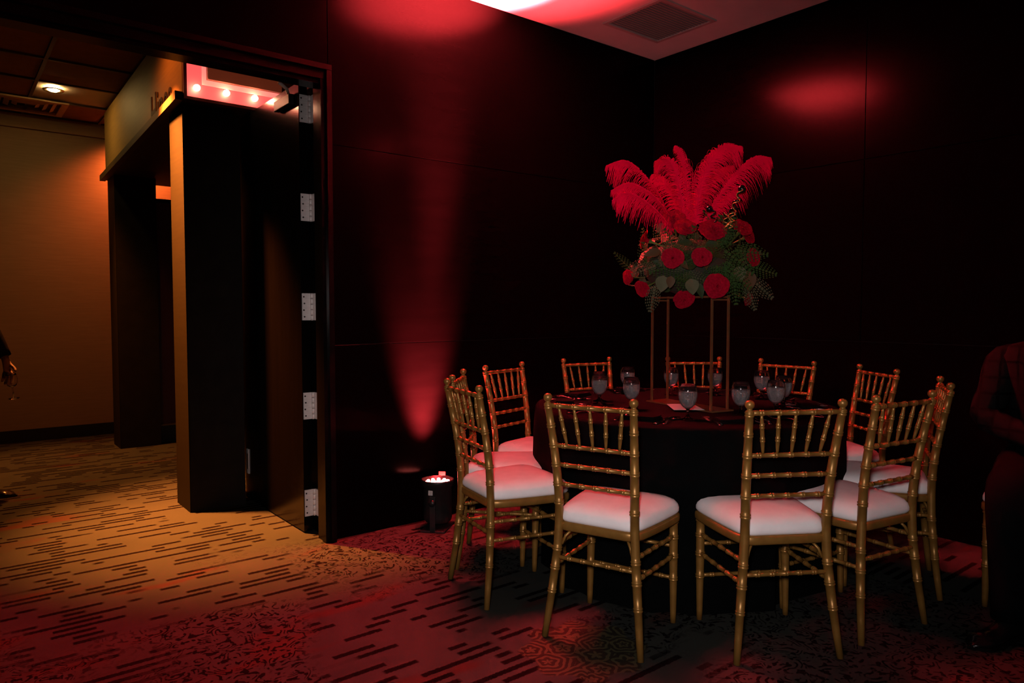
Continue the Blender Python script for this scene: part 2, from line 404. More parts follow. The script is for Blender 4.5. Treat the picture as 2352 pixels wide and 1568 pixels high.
def panel_mesh(w, h, t=0.012):
    me = MB().box(0, w, 0, t, 0, h).mesh('panel')
    bm = bmesh.new(); bm.from_mesh(me)
    bmesh.ops.bevel(bm, geom=list(bm.edges), offset=0.0015, segments=1, affect='EDGES')
    bm.to_mesh(me); bm.free()
    return me
def paneled(wall, o, d, spans, rows, flip=1):
    """panels along horizontal direction d from origin o; normal = d rotated -90deg"""
    ang = math.atan2(d[1], d[0])
    for (a, b) in spans:
        for (z0, z1) in rows:
            me = panel_mesh(b - a - 0.002, z1 - z0 - 0.002)
            p = finish('panel', me, M['laminate'], wall)
            p.location = (o[0] + d[0] * (a + .001), o[1] + d[1] * (a + .001), z0 + .001)
            p.rotation_euler = (0, 0, ang)
ROWS = [(0.0, 1.038), (1.038, 2.083), (2.083, HC)]
# door wall: right of the opening, above it, left of it
w = S(MB().box(1.62, XW + .1, YW + .012, YW + .10, 0, HC).box(X0, -0.42, YW + .012, YW + .10, 0, HC).box(-0.42, 1.62, YW + .012, YW + .10, 2.48, HC).build('wall_left', M['backing']))
paneled(w, (0, YW), (1, 0), [(1.606, XW)], ROWS)
paneled(w, (0, YW), (1, 0), [(0.386, 1.606), (-0.42, 0.386)], [(2.474, HC)])
paneled(w, (0, YW), (1, 0), [(-1.64, -0.42), (X0, -1.64)], ROWS)
# right wall
w = S(MB().box(XW + .012, XW + .10, Y0, YW + .1, 0, HC).build('wall_right', M['backing']))
paneled(w, (XW, YW), (0, -1), [(0, YW - 1.985), (YW - 1.985, YW - 1.985 + 2.44), (YW - 1.985 + 2.44, YW - Y0)], ROWS)
# walls behind the camera
w = S(MB().box(X0, XW + .1, Y0 - .10, Y0 - .012, 0, HC).build('wall_rear', M['backing']))
paneled(w, (XW, Y0), (-1, 0), [(0, 2.44), (2.44, 4.88), (4.88, XW - X0)], ROWS)
w = S(MB().box(X0 - .10, X0 - .012, Y0, YW + .1, 0, HC).build('wall_side', M['backing']))
paneled(w, (X0, Y0), (0, 1), [(0, 2.44), (2.44, 4.88), (4.88, YW - Y0)], ROWS)

# hallway shell
HH = 3.0
wf = S(MB().box(XH0, XH1, YH, YH + .1, 0, HH + .1).build('wall_back', M['hallwall']))
MB().box(XH0, XH1, YH - .035, YH, HH - .125, HH - .0).build('cove_band', M['hallwall'], wf)
S(MB().box(XH0, XH1, YH - .018, YH, 0, 0.115).build('baseboard_back', M['baseboard']))
S(MB().box(XH0 - .1, XH0, YW + .1, YH + .1, 0, HH + .1).build('wall_hall_left', M['hallwall']))
S(MB().box(XH1, XH1 + .1, YW + .1, YH + .1, 0, HH + .1).build('wall_hall_right', M['hallwall']))
hc = S(MB().box(XH0, XH1, YW + .1, YH + .1, HH + .05, HH + .1).build('ceiling_hallway', M['ventdark']))
tile_me = MB().box(-.297, .297, -.297, .297, 0, .018).mesh('ceiling_tile'); tile_me.materials.append(M['tile'])
diff_me = MB().box(-.297, .297, -.297, .297, 0, .018).mesh('light_panel'); diff_me.materials.append(M['diffuser'])
TX, TY = 0.34, 7.02
def tile_at(x, y): return TX + 0.61 * x, TY + 0.61 * y
skip = set()
for iy in range(-6, 2):
    for ix in range(-4, 7):
        x, y = tile_at(ix, iy)
        if y > YH - .28 or y < YW + .3 or x > XH1 - .3: continue
        me = diff_me if (ix, iy) in ((1, 0),) else tile_me
        if (ix, iy) == (0, 1): continue
        o = bpy.data.objects.new('light_panel' if me is diff_me else 'ceiling_tile', me); COL.objects.link(o); o.parent = hc
        o.location = (x, y, HH + (0.012 if (ix + iy) % 3 else 0.006))
for ix in range(-5, 8):
    x = TX + .305 + .61 * ix
    if XH0 < x < XH1: MB().box(x - .012, x + .012, YW + .1, YH, HH - .004, HH + .03).build('grid_bar', M['grid'], hc)
for iy in range(-6, 3):
    y = TY + .305 + .61 * iy
    if YW + .15 < y < YH: MB().box(XH0, XH1, y - .012, y + .012, HH - .0045, HH + .0295).build('grid_bar', M['grid'], hc)

# ------------------------------------------------------------------ door frame (trim) and door
tr = S(MB().box(1.560, 1.600, 3.52, 3.62, 0, 2.40).build('trim_1', M['frame']))
tr['label'] = 'glossy espresso door frame around the opening to the hallway'
MB().box(1.552, 1.578, 3.506, 3.55, 0, 2.425).build('casing', M['frame'], tr)
MB().box(1.578, 1.606, 3.490, 3.55, 0, 2.472).build('casing_edge', M['frame'], tr)
MB().box(1.600, 1.640, 3.55, 3.82, 0, 2.47).build('jamb', M['frame'], tr)
MB().box(-.40, 1.600, 3.519, 3.621, 2.378, 2.44).build('head_stop', M['frame'], tr)
MB().box(-.40, 1.5782, 3.504, 3.56, 2.40, 2.446).build('head_casing', M['frame'], tr)
MB().box(-.43, 1.6062, 3.488, 3.55, 2.446, 2.4725).build('head_casing_edge', M['frame'], tr)
MB().box(-.43, -.36, 3.50, 3.70, 0, 2.44).build('casing', M['frame'], tr)

dr = S(MB().box(1.532, 1.580, 3.745, 4.700, 0.008, 2.435).build('door_1', M['doorleaf']))
dr['label'] = 'tall dark espresso door standing open into the hallway'
hinge_me = None
for k, z in enumerate((2.30, 1.775, 1.240, 0.700, 0.165)):
    hg = MB().box(1.536, 1.583, 3.7405, 3.7445, z - .073, z + .073).build('hinge', M['steel'], dr)
    bb = MB()
    for q in range(5):
        z0 = z - .075 + .030 * q
        bb.lathe([(.0045, z0 + .0005), (.0065, z0 + .0015), (.0065, z0 + .0275), (.0045, z0 + .0285)], 12, (1.5895, 3.738, 0))
    bb.build('barrel', M['steel'], hg, True)
    MB().box(1.5962, 1.5995, 3.70, 3.742, z - .073, z + .073).build('jamb_plate', M['steel'], hg)
    for q in range(4):
        zz = z - .054 + .036 * q
        MB().lathe([(.0001, -.0012), (.0045, -.0012), (.0045, .0006)], 10, (1.545 if q % 2 else 1.548, 3.7405, zz), axis='Y').build('screw', M['darksteel'], hg)
# door closer at the top of the leaf, bolt near the bottom
cl = bevel_box('door_closer', 1.500, 1.531, 3.80, 4.02, 2.33, 2.385, M['darksteel'], dr)
MB().tube([(1.515, 3.84, 2.388), (1.49, 3.80, 2.405), (1.42, 3.72, 2.405)], .009, 8).build('closer_arm', M['steel'], cl, True)
bo = bevel_box('flush_bolt', 1.526, 1.5315, 4.62, 4.66, .17, .33, M['steel'], dr, .002)
MB().box(1.5245, 1.5258, 4.632, 4.648, .20, .30).build('bolt_slide', M['darksteel'], bo)

# ------------------------------------------------------------------ sign archway in the hallway
arch = empty('sign_archway', (1.15, 4.55, 0), 0, 'tan and black sign archway in the hallway lettered Hines', 'archway')
ax_, ay_ = 1.15, 4.55
def AB(name, x0, x1, y0, y1, z0, z1, m, parent=arch):
    return MB().box(x0 - ax_, x1 - ax_, y0 - ay_, y1 - ay_, z0, z1).build(name, m, parent)
for (px, py) in ((1.152, 4.552), (1.215, 7.03)):
    c = AB('column', px + .006, px + .330, py, py + .30, 0, 2.42, M['archblack'])
    AB('side_panel', px, px + .006, py + .002, py + .30, 0, 2.42, M['archside_shaded'], c)
# header, its lower edge dropping slightly towards the far end
def hx(y): return 1.150 + (y - 4.5) * 0.020
def hz(y): return 2.452 - (y - 4.5) * 0.024
def hbox(name, y0, y1, xa, xb, za, zb, m, parent=arch, top=None):
    v = []
    for y in (y0, y1):
        for (dx, dz) in ((xa, za), (xb, za), (xb, zb), (xa, zb)):
            v.append((hx(y) + dx - ax_, y - ay_, (hz(y) + dz) if (top is None or dz == za) else top))
    f = [(0, 1, 2, 3), (7, 6, 5, 4), (0, 4, 5, 1), (1, 5, 6, 2), (2, 6, 7, 3), (3, 7, 4, 0)]
    return MB().add(v, f).build(name, m, parent)
hd = hbox('header_panel', 4.535, 7.36, 0.0, 0.02, 0.02, .5, M['archgold'], top=2.975)
hbox('header_core', 4.56, 7.355, 0.021, 0.60, 0.018, .5, M['archblack'], top=2.975)
hbox('header_underside', 4.53, 7.36, 0.0, 0.60, -.002, 0.017, M['archunder'])
hbox('ledge', 4.515, 7.39, -0.045, -0.001, -.006, 0.042, M['ledge'])
# lettering on the header face, reads from far to near
mtx = Matrix(((-.020, 0, -1, hx(5.40) - 0.003 - ax_), (-1, 0, 0, 5.40 - ay_), (.024, 1, 0, hz(5.40) - 0.002), (0, 0, 0, 1)))
text_obj('lettering', 'Hines', 0.335, M['letter'], hd, mtx, 0.002, sx=0.80)
# lit end of the header
AB('sign_frame', 1.152, 1.170, 4.505, 4.56, 2.455, 2.975, M['signframe'])
AB('sign_frame', 1.170, 1.735, 4.505, 4.56, 2.455, 2.472, M['signframe'])
lp = AB('lit_panel', 1.170, 1.735, 4.535, 4.555, 2.472, 2.975, M['signred'])
AB('lit_border', 1.262, 1.735, 4.530, 4.5349, 2.560, 2.590, M['signedge'], lp)
AB('lit_border', 1.262, 1.286, 4.5305, 4.5349, 2.590, 2.975, M['signedge'], lp)
AB('centre_board', 1.288, 1.735, 4.505, 4.5345, 2.592, 2.975, M['signbrown'], lp)
for bx_ in (1.226, 1.396, 1.566):
    MB().lathe([(0.001, -.0), (.011, -.0), (.016, -.008), (.019, -.022), (.017, -.034), (.010, -.042), (.001, -.045)], 16, (bx_ - ax_, 4.535 - ay_, 2.530), axis='Y').build('bulb', M['bulb'], lp, True)

# dark panel standing behind the far column, with its skirting
pn = empty('panel_screen', (1.5, 7.2, 0), 0, 'dark red wooden panel screen behind the far archway column', 'panel')
def PB(name, x0, x1, y0, y1, z0, z1, m, parent=pn): return MB().box(x0 - 1.5, x1 - 1.5, y0 - 7.2, y1 - 7.2, z0, z1).build(name, m, parent)
PB('board', 1.52, 2.65, 7.20, 7.24, .02, 2.20, M['redpanel']); PB('top_rail', 1.515, 2.655, 7.185, 7.25, 2.20, 2.235, M['archblack'])
sk = PB('skirting', 1.515, 2.655, 7.17, 7.20, 0, .15, M['baseboard']); PB('skirting_cap', 1.515, 2.655, 7.165, 7.20, .15, .162, M['archgold'], sk)

# hall ceiling fixtures
dl = empty('recessed_downlight', (0.774, 6.90, HH - .006), 0, 'lit round recessed downlight in the hallway ceiling', 'downlight')
MB().lathe([(.048, -.002), (.072, -.006), (.078, 0.0), (.048, .004)], 28, cap=False).build('ring', M['chrome'], dl, True)
MB().lathe([(.0005, -.012), (.030, -.010), (.044, 0.0), (.0005, .003)], 24).build('lamp', M['downlight'], dl, True)
hv = empty('hall_air_vent', (0.64, 7.53, HH - .006), 0, 'dusty square air vent in the hallway ceiling near the far wall', 'air vent')
MB().box(-.29, .29, -.26, -.21, -.012, 0).box(-.29, .29, .21, .26, -.012, 0).box(-.29, -.24, -.21, .21, -.012, 0).box(.24, .29, -.21, .21, -.012, 0).build('frame', M['hallvent'], hv)
MB().box(-.24, .24, -.21, .21, .02, .024).build('duct', M['ventdark'], hv)
for q in range(1, 4):
    a, b = .24 - .058 * q, .21 - .052 * q
    mb = MB()
    for sx, sy in ((0, -1), (0, 1), (-1, 0), (1, 0)):
        if sx == 0: mb.add([(-a, sy * b, -.008), (a, sy * b, -.008), (a + .035, sy * (b + .03), .012), (-a - .035, sy * (b + .03), .012), (-a, sy * b, -.006), (a, sy * b, -.006), (a + .035, sy * (b + .03), .014), (-a - .035, sy * (b + .03), .014)], [(0, 1, 2, 3), (7, 6, 5, 4), (0, 4, 5, 1), (1, 5, 6, 2), (2, 6, 7, 3), (3, 7, 4, 0)])
        else: mb.add([(sx * a, -b, -.008), (sx * a, b, -.008), (sx * (a + .035), b + .03, .012), (sx * (a + .035), -b - .03, .012), (sx * a, -b, -.006), (sx * a, b, -.006), (sx * (a + .035), b + .03, .014), (sx * (a + .035), -b - .03, .014)], [(0, 1, 2, 3), (7, 6, 5, 4), (0, 4, 5, 1), (1, 5, 6, 2), (2, 6, 7, 3), (3, 7, 4, 0)])
    mb.build('louvre_ring', M['hallvent'], hv)

# room ceiling grille
av = empty('ceiling_air_vent', (3.63, 3.045, HC), 0, 'square slatted air grille in the red-lit ceiling corner', 'air vent')
MB().box(-.265, .265, -.242, -.217, -.010, -.0005).box(-.265, .265, .217, .242, -.010, -.0005).box(-.265, -.240, -.217, .217, -.010, -.0005).box(.240, .265, -.217, .217, -.010, -.0005).build('frame', M['ventmetal'], av)
MB().box(-.24, .24, -.217, .217, -.0025, -.0006).build('duct', M['ventback'], av)
sl = MB().add([(-.24, -.007, -.0095), (.24, -.007, -.0095), (.24, .007, -.0035), (-.24, .007, -.0035), (-.24, -.007, -.0080), (.24, -.007, -.0080), (.24, .007, -.0028), (-.24, .007, -.0028)], [(3, 2, 1, 0), (4, 5, 6, 7), (0, 1, 5, 4), (1, 2, 6, 5), (2, 3, 7, 6), (3, 0, 4, 7)]).mesh('slat')
sl.materials.append(M['ventmetal'])
for q in range(18):
    o = bpy.data.objects.new('slat', sl); COL.objects.link(o); o.parent = av; o.location = (0, -.206 + q * .0242, 0)

# ================================================================== LED UPLIGHTS
def uplight(x, y, label, power, tilt=(0, 0), detailed=True, spill=1.0, cone=22.5):
    r = empty('led_uplight', (x, y, 0), math.radians(-50), label, 'stage light', 'red LED uplights on the floor')
    MB().lathe([(.060, .035), (.074, .045), (.080, .07), (.080, .235), (.088, .242), (.092, .268), (.092, .277), (.084, .277), (.080, .258), (.001, .256)], 32).build('housing', M['plastic'], r, True)
    ln = MB().lathe([(.001, .2562), (.079, .2578), (.079, .2585), (.001, .2582)], 32).build('lens_plate', M['reflector'], r)
    led = MB().lathe([(.001, 0), (.0095, 0), (.0095, .004), (.006, .0075), (.001, .0085)], 10).mesh('led'); led.materials.append(M['led'])
    k = 0
    for ring, nn in ((0.0, 1), (.030, 6), (.060, 11)):
        for i in range(nn):
            o = bpy.data.objects.new('led', led); COL.objects.link(o); o.parent = r
            a = 2 * PI * i / nn + ring * 20
            o.location = (ring * math.cos(a), ring * math.sin(a), .259); k += 1
    for s in (-1, 1):
        y_ = bevel_box('yoke_arm', -.016, .016, s * .098 - .004, s * .098 + .004, .0, .20, M['plastic'], r, .002)
        MB().lathe([(.001, -.012), (.018, -.012), (.018, .010), (.001, .010)], 14, (0, s * .104, .165), axis='Y').build('knob', M['plastic'], y_, True)
    bevel_box('foot', -.07, .07, -.102, .102, .0, .010, M['plastic'], r, .003)
    bevel_box('gel_clip', -.020, .020, .0835, .0885, .262, .300, M['gelred'], r, .001)
    if detailed:
        st = MB().box(-.001, .0006, -.013, .013, -.013, .013).build('sticker', M['sticker'], r)
        a = math.radians(258)
        st.location = (.0812 * math.cos(a), .0812 * math.sin(a), .215); st.rotation_euler = (0, 0, a)
        for q, wd in enumerate((.010, .0085, .0095)):
            MB().box(.0007, .0009, -wd, wd, .006 - .007 * q, .0075 - .007 * q).build('print_line', M['ink'], st)
    spot('uplight_beam', (x, y, .29), (x + tilt[0], y + tilt[1], 3.05), power, RED, cone, 1.0, .05)
    if detailed:
        spot('uplight_flank', (x, y, .29), (x + .02, y + .80, 3.05), power * .070, RED, 39, 1.0, .05)
    if detailed:
        spot('uplight_halo', (x, y, .29), (x + .34, y - .34, 3.05), power * .014, RED, 34, 1.0, .05)
    spot('uplight_spill', (x, y, .29), (x + tilt[0], y + tilt[1], 3.05), power * .0022 * spill, RED, 110, 1.0, .05)
    return r
uplight(2.16, 3.375, 'black LED uplight throwing red light up the wall behind the left chairs', 200000, (.18, -.14), spill=.12)
uplight(3.86, -.32, 'black LED uplight against the right wall beyond the seated person', 90000, (.20, .02), detailed=False, spill=.005, cone=12)

# ================================================================== CHAIRS
def bamboo(path, rfun, rings, n=9, zs=None, bump=.0026):
    """path(t)->point, t in metres-like param; rings list of t; returns samples"""
    t0, t1 = zs
    ts = set([t0, t1] + [t0 + (t1 - t0) * i / 10 for i in range(11)])
    extra = {}
    for c in rings:
        for d, e in ((-.0085, 0), (-.0065, bump), (-.0030, bump), (-.0012, bump * .25), (.0012, bump * .25), (.0030, bump), (.0065, bump), (.0085, 0)):
            if t0 <= c + d <= t1: extra[c + d] = e
    ts = sorted(set([t for t in ts if all(abs(t - c) > .0095 for c in rings)]) | set(extra))
    return [path(t) for t in ts], [rfun(t) + extra.get(t, 0) for t in ts]
POST = [(0, -.216, .191), (.2, -.192, .169), (.42, -.178, .151), (.62, -.190, .154), (.91, -.242, .169)]
RAILS = [.876, .725, .652, .578]
def post_pt(z, s):
    x, w_ = catmull(POST, z); return Vector((x, s * w_, z))
def bar(a, b, r, rings, n=8, bump=.0022, taper=None):
    a, b = Vector(a), Vector(b); Ln = (b - a).length
    rf = (lambda t: r) if taper is None else (lambda t: r * taper(t / Ln))
    p, rad = bamboo(lambda t: a + (b - a) * (t / Ln), rf, [Ln * q for q in rings], zs=(0, Ln), bump=bump)
    return MB().tube(p, rad, n)
def smooth_loop(pts, sub=5):
    n = len(pts); out = []
    for i in range(n):
        p0, p1, p2, p3 = (Vector(pts[(i + k - 1) % n]) for k in range(4))
        for j in range(sub):
            t = j / sub
            out.append(0.5 * ((2 * p1) + (p2 - p0) * t + (2 * p0 - 5 * p1 + 4 * p2 - p3) * t * t + (3 * p1 - p0 - 3 * p2 + p3) * t ** 3))
    return out
def loft(loops):
    mb = MB(); n = len(loops[0]); v = [p for l in loops for p in l]; f = []
    for k in range(len(loops) - 1):
        for i in range(n):
            j = (i + 1) % n; f.append((k * n + i, k * n + j, (k + 1) * n + j, (k + 1) * n + i))
    f.append(tuple(range(n))[::-1]); f.append(tuple((len(loops) - 1) * n + i for i in range(n)))
    return mb.add(v, f)
def make_chair():
    c = empty('banquet_chair')
    for s in (-1, 1):
        rf = lambda z: .0118 + .0046 * min(1, z / .25) - .0030 * max(0, (z - .6) / .3)
        p, r = bamboo(lambda z: post_pt(z, s), rf, [.172, .260, .332, .508, .578, .652, .725, .800, .872], zs=(0, .882), bump=.0024)
        po = MB().tube(p, r, 12).build('back_post', M['gold'], c, True)
        q = post_pt(.882, s)
        MB().lathe([(.0150, -.004), (.0150, .000), (.0095, .005), (.0085, .009), (.0125, .0125), (.0158, .018), (.0166, .024), (.0150, .031), (.0105, .036), (.0008, .039)], 14, q).build('finial', M['gold'], po, True)
    five = [.13, .315, .5, .685, .87]
    for k, z in enumerate(RAILS):
        bar(post_pt(z, 1), post_pt(z, -1), .0092 if k == 0 else .0082, five if k != 1 else five, bump=.0020).build('crest_rail' if k == 0 else 'back_rail', M['gold'], c, True)
    for q in range(5):
        s0 = 1 - 2 * (.13 + .185 * q)
        s1 = s0 * .88
        a = post_pt(RAILS[0] - .006, 1); b = post_pt(RAILS[1] + .006, 1)
        A = Vector((a.x, a.y * s0, a.z)); B = Vector((b.x, b.y * s1, b.z))
        bar(A, B, .0074, [.30, .64], bump=.0016, taper=lambda t: .62 + .38 * min(1, min(t, 1 - t) / .28)).build('spindle', M['gold'], c, True)
    for s in (-1, 1):
        A = Vector((.151, s * .180, 0)); B = Vector((.160, s * .176, .408))
        p, r = bamboo(lambda z: A + (B - A) * (z / .408), lambda z: .0112 + .0055 * min(1, z / .25), [.174, .263, .337, .400], zs=(0, .408))
        MB().tube(p, r, 12).build('front_leg', M['gold'], c, True)
        for z in (.341, .265):
            bar(A + (B - A) * (z / .408), post_pt(z + .006, s), .0078, [.14, .33, .5, .68, .86], bump=.0019).build('side_stretcher', M['gold'], c, True)
        # bracket in the corner between post and seat frame
        q = post_pt(.398, s)
        MB().tube([q + Vector((.004, -s * .012, -.05)), q + Vector((.012, -s * .022, -.02)), q + Vector((.03, -s * .045, .008))], [.005, .006, .005], 6).build('bracket', M['gold'], c, True)
    fl = lambda z: (Vector((.151 + .009 * z / .408, .180 - .004 * z / .408, z)), Vector((.151 + .009 * z / .408, -.180 + .004 * z / .408, z)))
    for z in (.302, .176):
        bar(*fl(z), .0078, [.14, .33, .5, .68, .86], bump=.0019).build('front_stretcher', M['gold'], c, True)
    bar(post_pt(.300, 1), post_pt(.300, -1), .0080, [.17, .34, .5, .66, .83], bump=.0019).build('rear_stretcher', M['gold'], c, True)
    half = [(-.186, 0), (-.186, .075), (-.184, .132), (-.160, .158), (-.120, .172), (-.02, .188), (.08, .199), (.150, .203), (.188, .180), (.204, .120), (.209, 0)]
    pts = half + [(x, -y) for x, y in half[-2:0:-1]]
    ol = smooth_loop([Vector((x, y, 0)) for x, y in pts], 3)
    sc = lambda k, z, dz=0: [Vector(((p.x - .01) * k + .01, p.y * k, z)) for p in ol]
    loft([sc(.955, .402), sc(.985, .404), sc(1.0, .410), sc(1.0, .428), sc(.985, .434), sc(.93, .436)]).build('seat_frame', M['gold'], c, True)
    cu = loft([sc(.90, .4345), sc(.955, .4365), sc(.985, .446), sc(.985, .458), sc(.962, .472), sc(.91, .485), sc(.80, .496), sc(.62, .503), sc(.35, .507), sc(.05, .508)]).build('seat_cushion', M['cushion'], c, True)
    return c
CHAIRS = [
 ('A', 2.015, 1.885, 19.6, 'gold bamboo-turned chair with white cushion, left of the two nearest the camera'),
 ('B', 1.965, 2.464, -10.9, 'leftmost gold bamboo-turned chair, full front cushion visible, beside the red uplight'),
 ('K', 2.396, 1.496, 58.4, 'gold bamboo-turned chair with white cushion, right of the two nearest the camera'),
 ('J', 2.827, 1.391, 79.8, 'gold bamboo-turned chair angled behind the right one of the two nearest'),
 ('I', 3.339, 1.478, 117.1, 'gold bamboo-turned chair farthest right at the table, back seen edge on'),
 ('C', 2.165, 2.761, -43.6, 'gold bamboo-turned chair mostly hidden behind the leftmost chair'),
 ('D', 2.559, 2.975, -76.1, 'gold bamboo-turned chair with red-lit back post near the left wall'),
 ('E', 3.146, 3.023, -104.0, 'far left gold bamboo-turned chair, only its back showing over the table'),
 ('F', 3.659, 2.695, -127.5, 'far gold bamboo-turned chair seen between the posts of the copper stand'),
 ('G', 3.789, 2.342, -175.1, 'far right gold bamboo-turned chair, only its back showing over the table'),
 ('H', 3.739, 1.912, -213.6, 'gold bamboo-turned chair at the right rear, half its cushion under the tablecloth'),
 ('P', 3.51, .89, 184, 'gold bamboo-turned chair under the seated person at the right edge'),
]
proto = make_chair()
SEAT = {}
for i, (k, x, y, a, lab) in enumerate(CHAIRS):
    o = proto if i == 0 else copy_tree(proto)
    o.location = (x, y, 0); o.rotation_euler = (0, 0, math.radians(a))
    tag(o, lab, 'chair', 'gold banquet chairs around the table' if k != 'P' else None)
    if k == 'P' and 'group' in o: del o['group']
    SEAT[k] = (x, y, math.radians(a))
proto['group'] = 'gold banquet chairs around the table'

# ================================================================== TABLE, CLOTH
TC = Vector((2.825, 2.205, 0)); TR = .72; TZ = .765
tb = empty('banquet_table', TC, 0, 'round banquet table hidden under the black tablecloth', 'table')
MB().lathe([(.001, .735), (.685, .735), (.698, .740), (.698, .755), (.69, .7585), (.001, .7585)], 64).build('table_top', M['tablewood'], tb)
for q in range(4):
    a = PI / 4 + q * PI / 2
    MB().tube([(.50 * math.cos(a), .50 * math.sin(a), 0), (.50 * math.cos(a), .50 * math.sin(a), .735)], .016, 10).build('leg', M['darksteel'], tb, True)
def smoothz(t): t = max(0.0, min(1.0, t)); return t * t * (3 - 2 * t)
nseg = 288
loops = []
prof = [(.0005, TZ), (.3, TZ), (.55, TZ), (.67, TZ), (.700, TZ - .0005), (.711, TZ - .004), (.717, TZ - .012), (.719, TZ - .03), (.720, TZ - .10), (.718, .60), (.714, .50), (.708, .40), (.700, .3), (.692, .15), (.690, .05), (.690, .004)]
legs = []
for k, (cx, cy, ca) in SEAT.items():
    if k == 'P': continue
    two = [Vector((cx + .155 * math.cos(ca) - sg * .195 * math.sin(ca) - TC.x, cy + .155 * math.sin(ca) + sg * .195 * math.cos(ca) - TC.y)) for sg in (-1, 1)]
    legs.append((two[0], two[1], math.atan2(*(two[0] + two[1]).yx)))
def leg_limit(a):
    lim = 9.0; d = Vector((math.cos(a), math.sin(a)))
    for p, q, mid in legs:
        da = abs((a - mid + PI) % (2 * PI) - PI)
        e = q - p; den = d.x * e.y - d.y * e.x
        if abs(den) < 1e-6 or da > 1.0: continue
        t = (p.x * e.y - p.y * e.x) / den; u = (p.x * d.y - p.y * d.x) / den
        over = max(0.0, -u, u - 1.0)
        lim = min(lim, max(t, .3) - .024 + over * over * 5.0) if over < .35 else lim
    return lim
v = []
for k, (r, z) in enumerate(prof):
    dd = max(0.0, (TZ - .03 - z) / (TZ - .03))
    for i in range(nseg):
        a = 2 * PI * i / nseg
        fold = math.sin(11 * a + .6) * .55 + math.sin(19 * a + 2.2) * .30 + math.sin(7 * a + 4.0) * .35
        fold = (abs(fold) ** .8) * (1 if fold > 0 else -1)
        rr = r + dd ** .75 * (.034 * fold + .012)
        lim = leg_limit(a)                       # the cloth is pushed in behind chair legs and stretchers
        if z < .44 and rr > lim: rr = lim + (rr - lim) * smoothz((z - .37) / .07)
        v.append((rr * math.cos(a), rr * math.sin(a), z))
f = [(k * nseg + i, k * nseg + (i + 1) % nseg, (k + 1) * nseg + (i + 1) % nseg, (k + 1) * nseg + i)[::-1] for k in range(len(prof) - 1) for i in range(nseg)]
cloth = MB().add(v, f).build('tablecloth', M['cloth'], None, True)
cloth.location = TC
tag(cloth, 'floor-length black cloth draped over the round table', 'tablecloth')

# ================================================================== GLASSES
def make_goblet():
    g = empty('water_goblet')
    MB().lathe([(.0005, .0), (.033, .0), (.0345, .0015), (.033, .003), (.018, .0065), (.0105, .011), (.0085, .018), (.0068, .026), (.0065, .036), (.0078, .044), (.012, .0475), (.0005, .0478)], 28).build('stem', M['glass'], g, True)
    bowl = [(.0005, .0478), (.012, .0482), (.020, .0530), (.028, .0625), (.034, .075), (.0378, .089), (.0392, .103), (.0386, .118), (.0362, .133), (.0330, .147), (.0322, .1482), (.0318, .147),
            (.0348, .133), (.0372, .118), (.0378, .103), (.0364, .0895), (.0326, .0762), (.0266, .0645), (.0185, .0555), (.0110, .0515), (.0005, .0508)]
    b = MB().lathe(bowl, 32).build('bowl', M['mist'], g, True)
    MB().lathe([(.0005, .0511), (.0105, .0518), (.0180, .0560), (.0261, .0650), (.0321, .0766), (.0359, .0897), (.0373, .103), (.0368, .1170), (.0366, .1190), (.0005, .1188)], 32).build('water', M['water'], b, True)
    return g
GL = [((2.499, 2.449), 'water goblet nearest the camera of the overlapping pair at the left', 'B'),
      ((2.585, 2.532), 'water goblet hidden behind the front one of the left overlapping pair', 'C'),
      ((2.912, 2.643), 'water goblet at the far left, rising above a nearer goblet', 'D'),
      ((2.483, 2.229), 'water goblet just behind the right finial of the nearest left chair', 'A'),
      ((3.065, 2.469), 'water goblet behind the two left posts of the copper stand', 'E'),
      ((2.441, 1.878), 'frontmost water goblet standing before the white card', 'K'),
      ((3.232, 2.310), 'water goblet behind the third post of the copper stand', 'F'),
      ((2.688, 1.789), 'water goblet right of the copper stand, standing clear of others', 'J'),
      ((3.278, 2.060), 'water goblet in front of the far right chair back', 'G'),
      ((2.876, 1.737), 'front water goblet of the overlapping pair at the right', 'I'),
      ((3.096, 1.831), 'water goblet half hidden behind the front one of the right pair', 'H')]
gp = make_goblet()
for i, ((x, y), lab, k) in enumerate(GL):
    o = gp if i == 0 else copy_tree(gp)
    o.location = (x, y, TZ); o.rotation_euler = (0, 0, i * 1.3)
    tag(o, lab, 'glass', 'water goblets on the black table')

# ================================================================== CUTLERY, NAPKINS, CARD
def flat_shape(outline_fn, L_, nz=14, thick=.0016, zf=None):
    """handle etc: width profile along length"""
    vt = []; vb = []
    for i in range(nz + 1):
        t = i / nz; w_ = outline_fn(t); z = zf(t) if zf else 0
        vt += [(-w_, t * L_, z + thick), (w_, t * L_, z + thick)]
        vb += [(-w_, t * L_, z), (w_, t * L_, z)]
    n = 2 * (nz + 1); f = []
    for i in range(nz):
        a = 2 * i
        f += [(a, a + 1, a + 3, a + 2), (n + a + 2, n + a + 3, n + a + 1, n + a), (a, a + 2, n + a + 2, n + a), (a + 1, n + a + 1, n + a + 3, a + 3)]
    f += [(0, n, n + 1, 1), (2 * nz, 2 * nz + 1, n + 2 * nz + 1, n + 2 * nz)]
    return vt + vb, f
def smooth01(t): t = max(0, min(1, t)); return t * t * (3 - 2 * t)
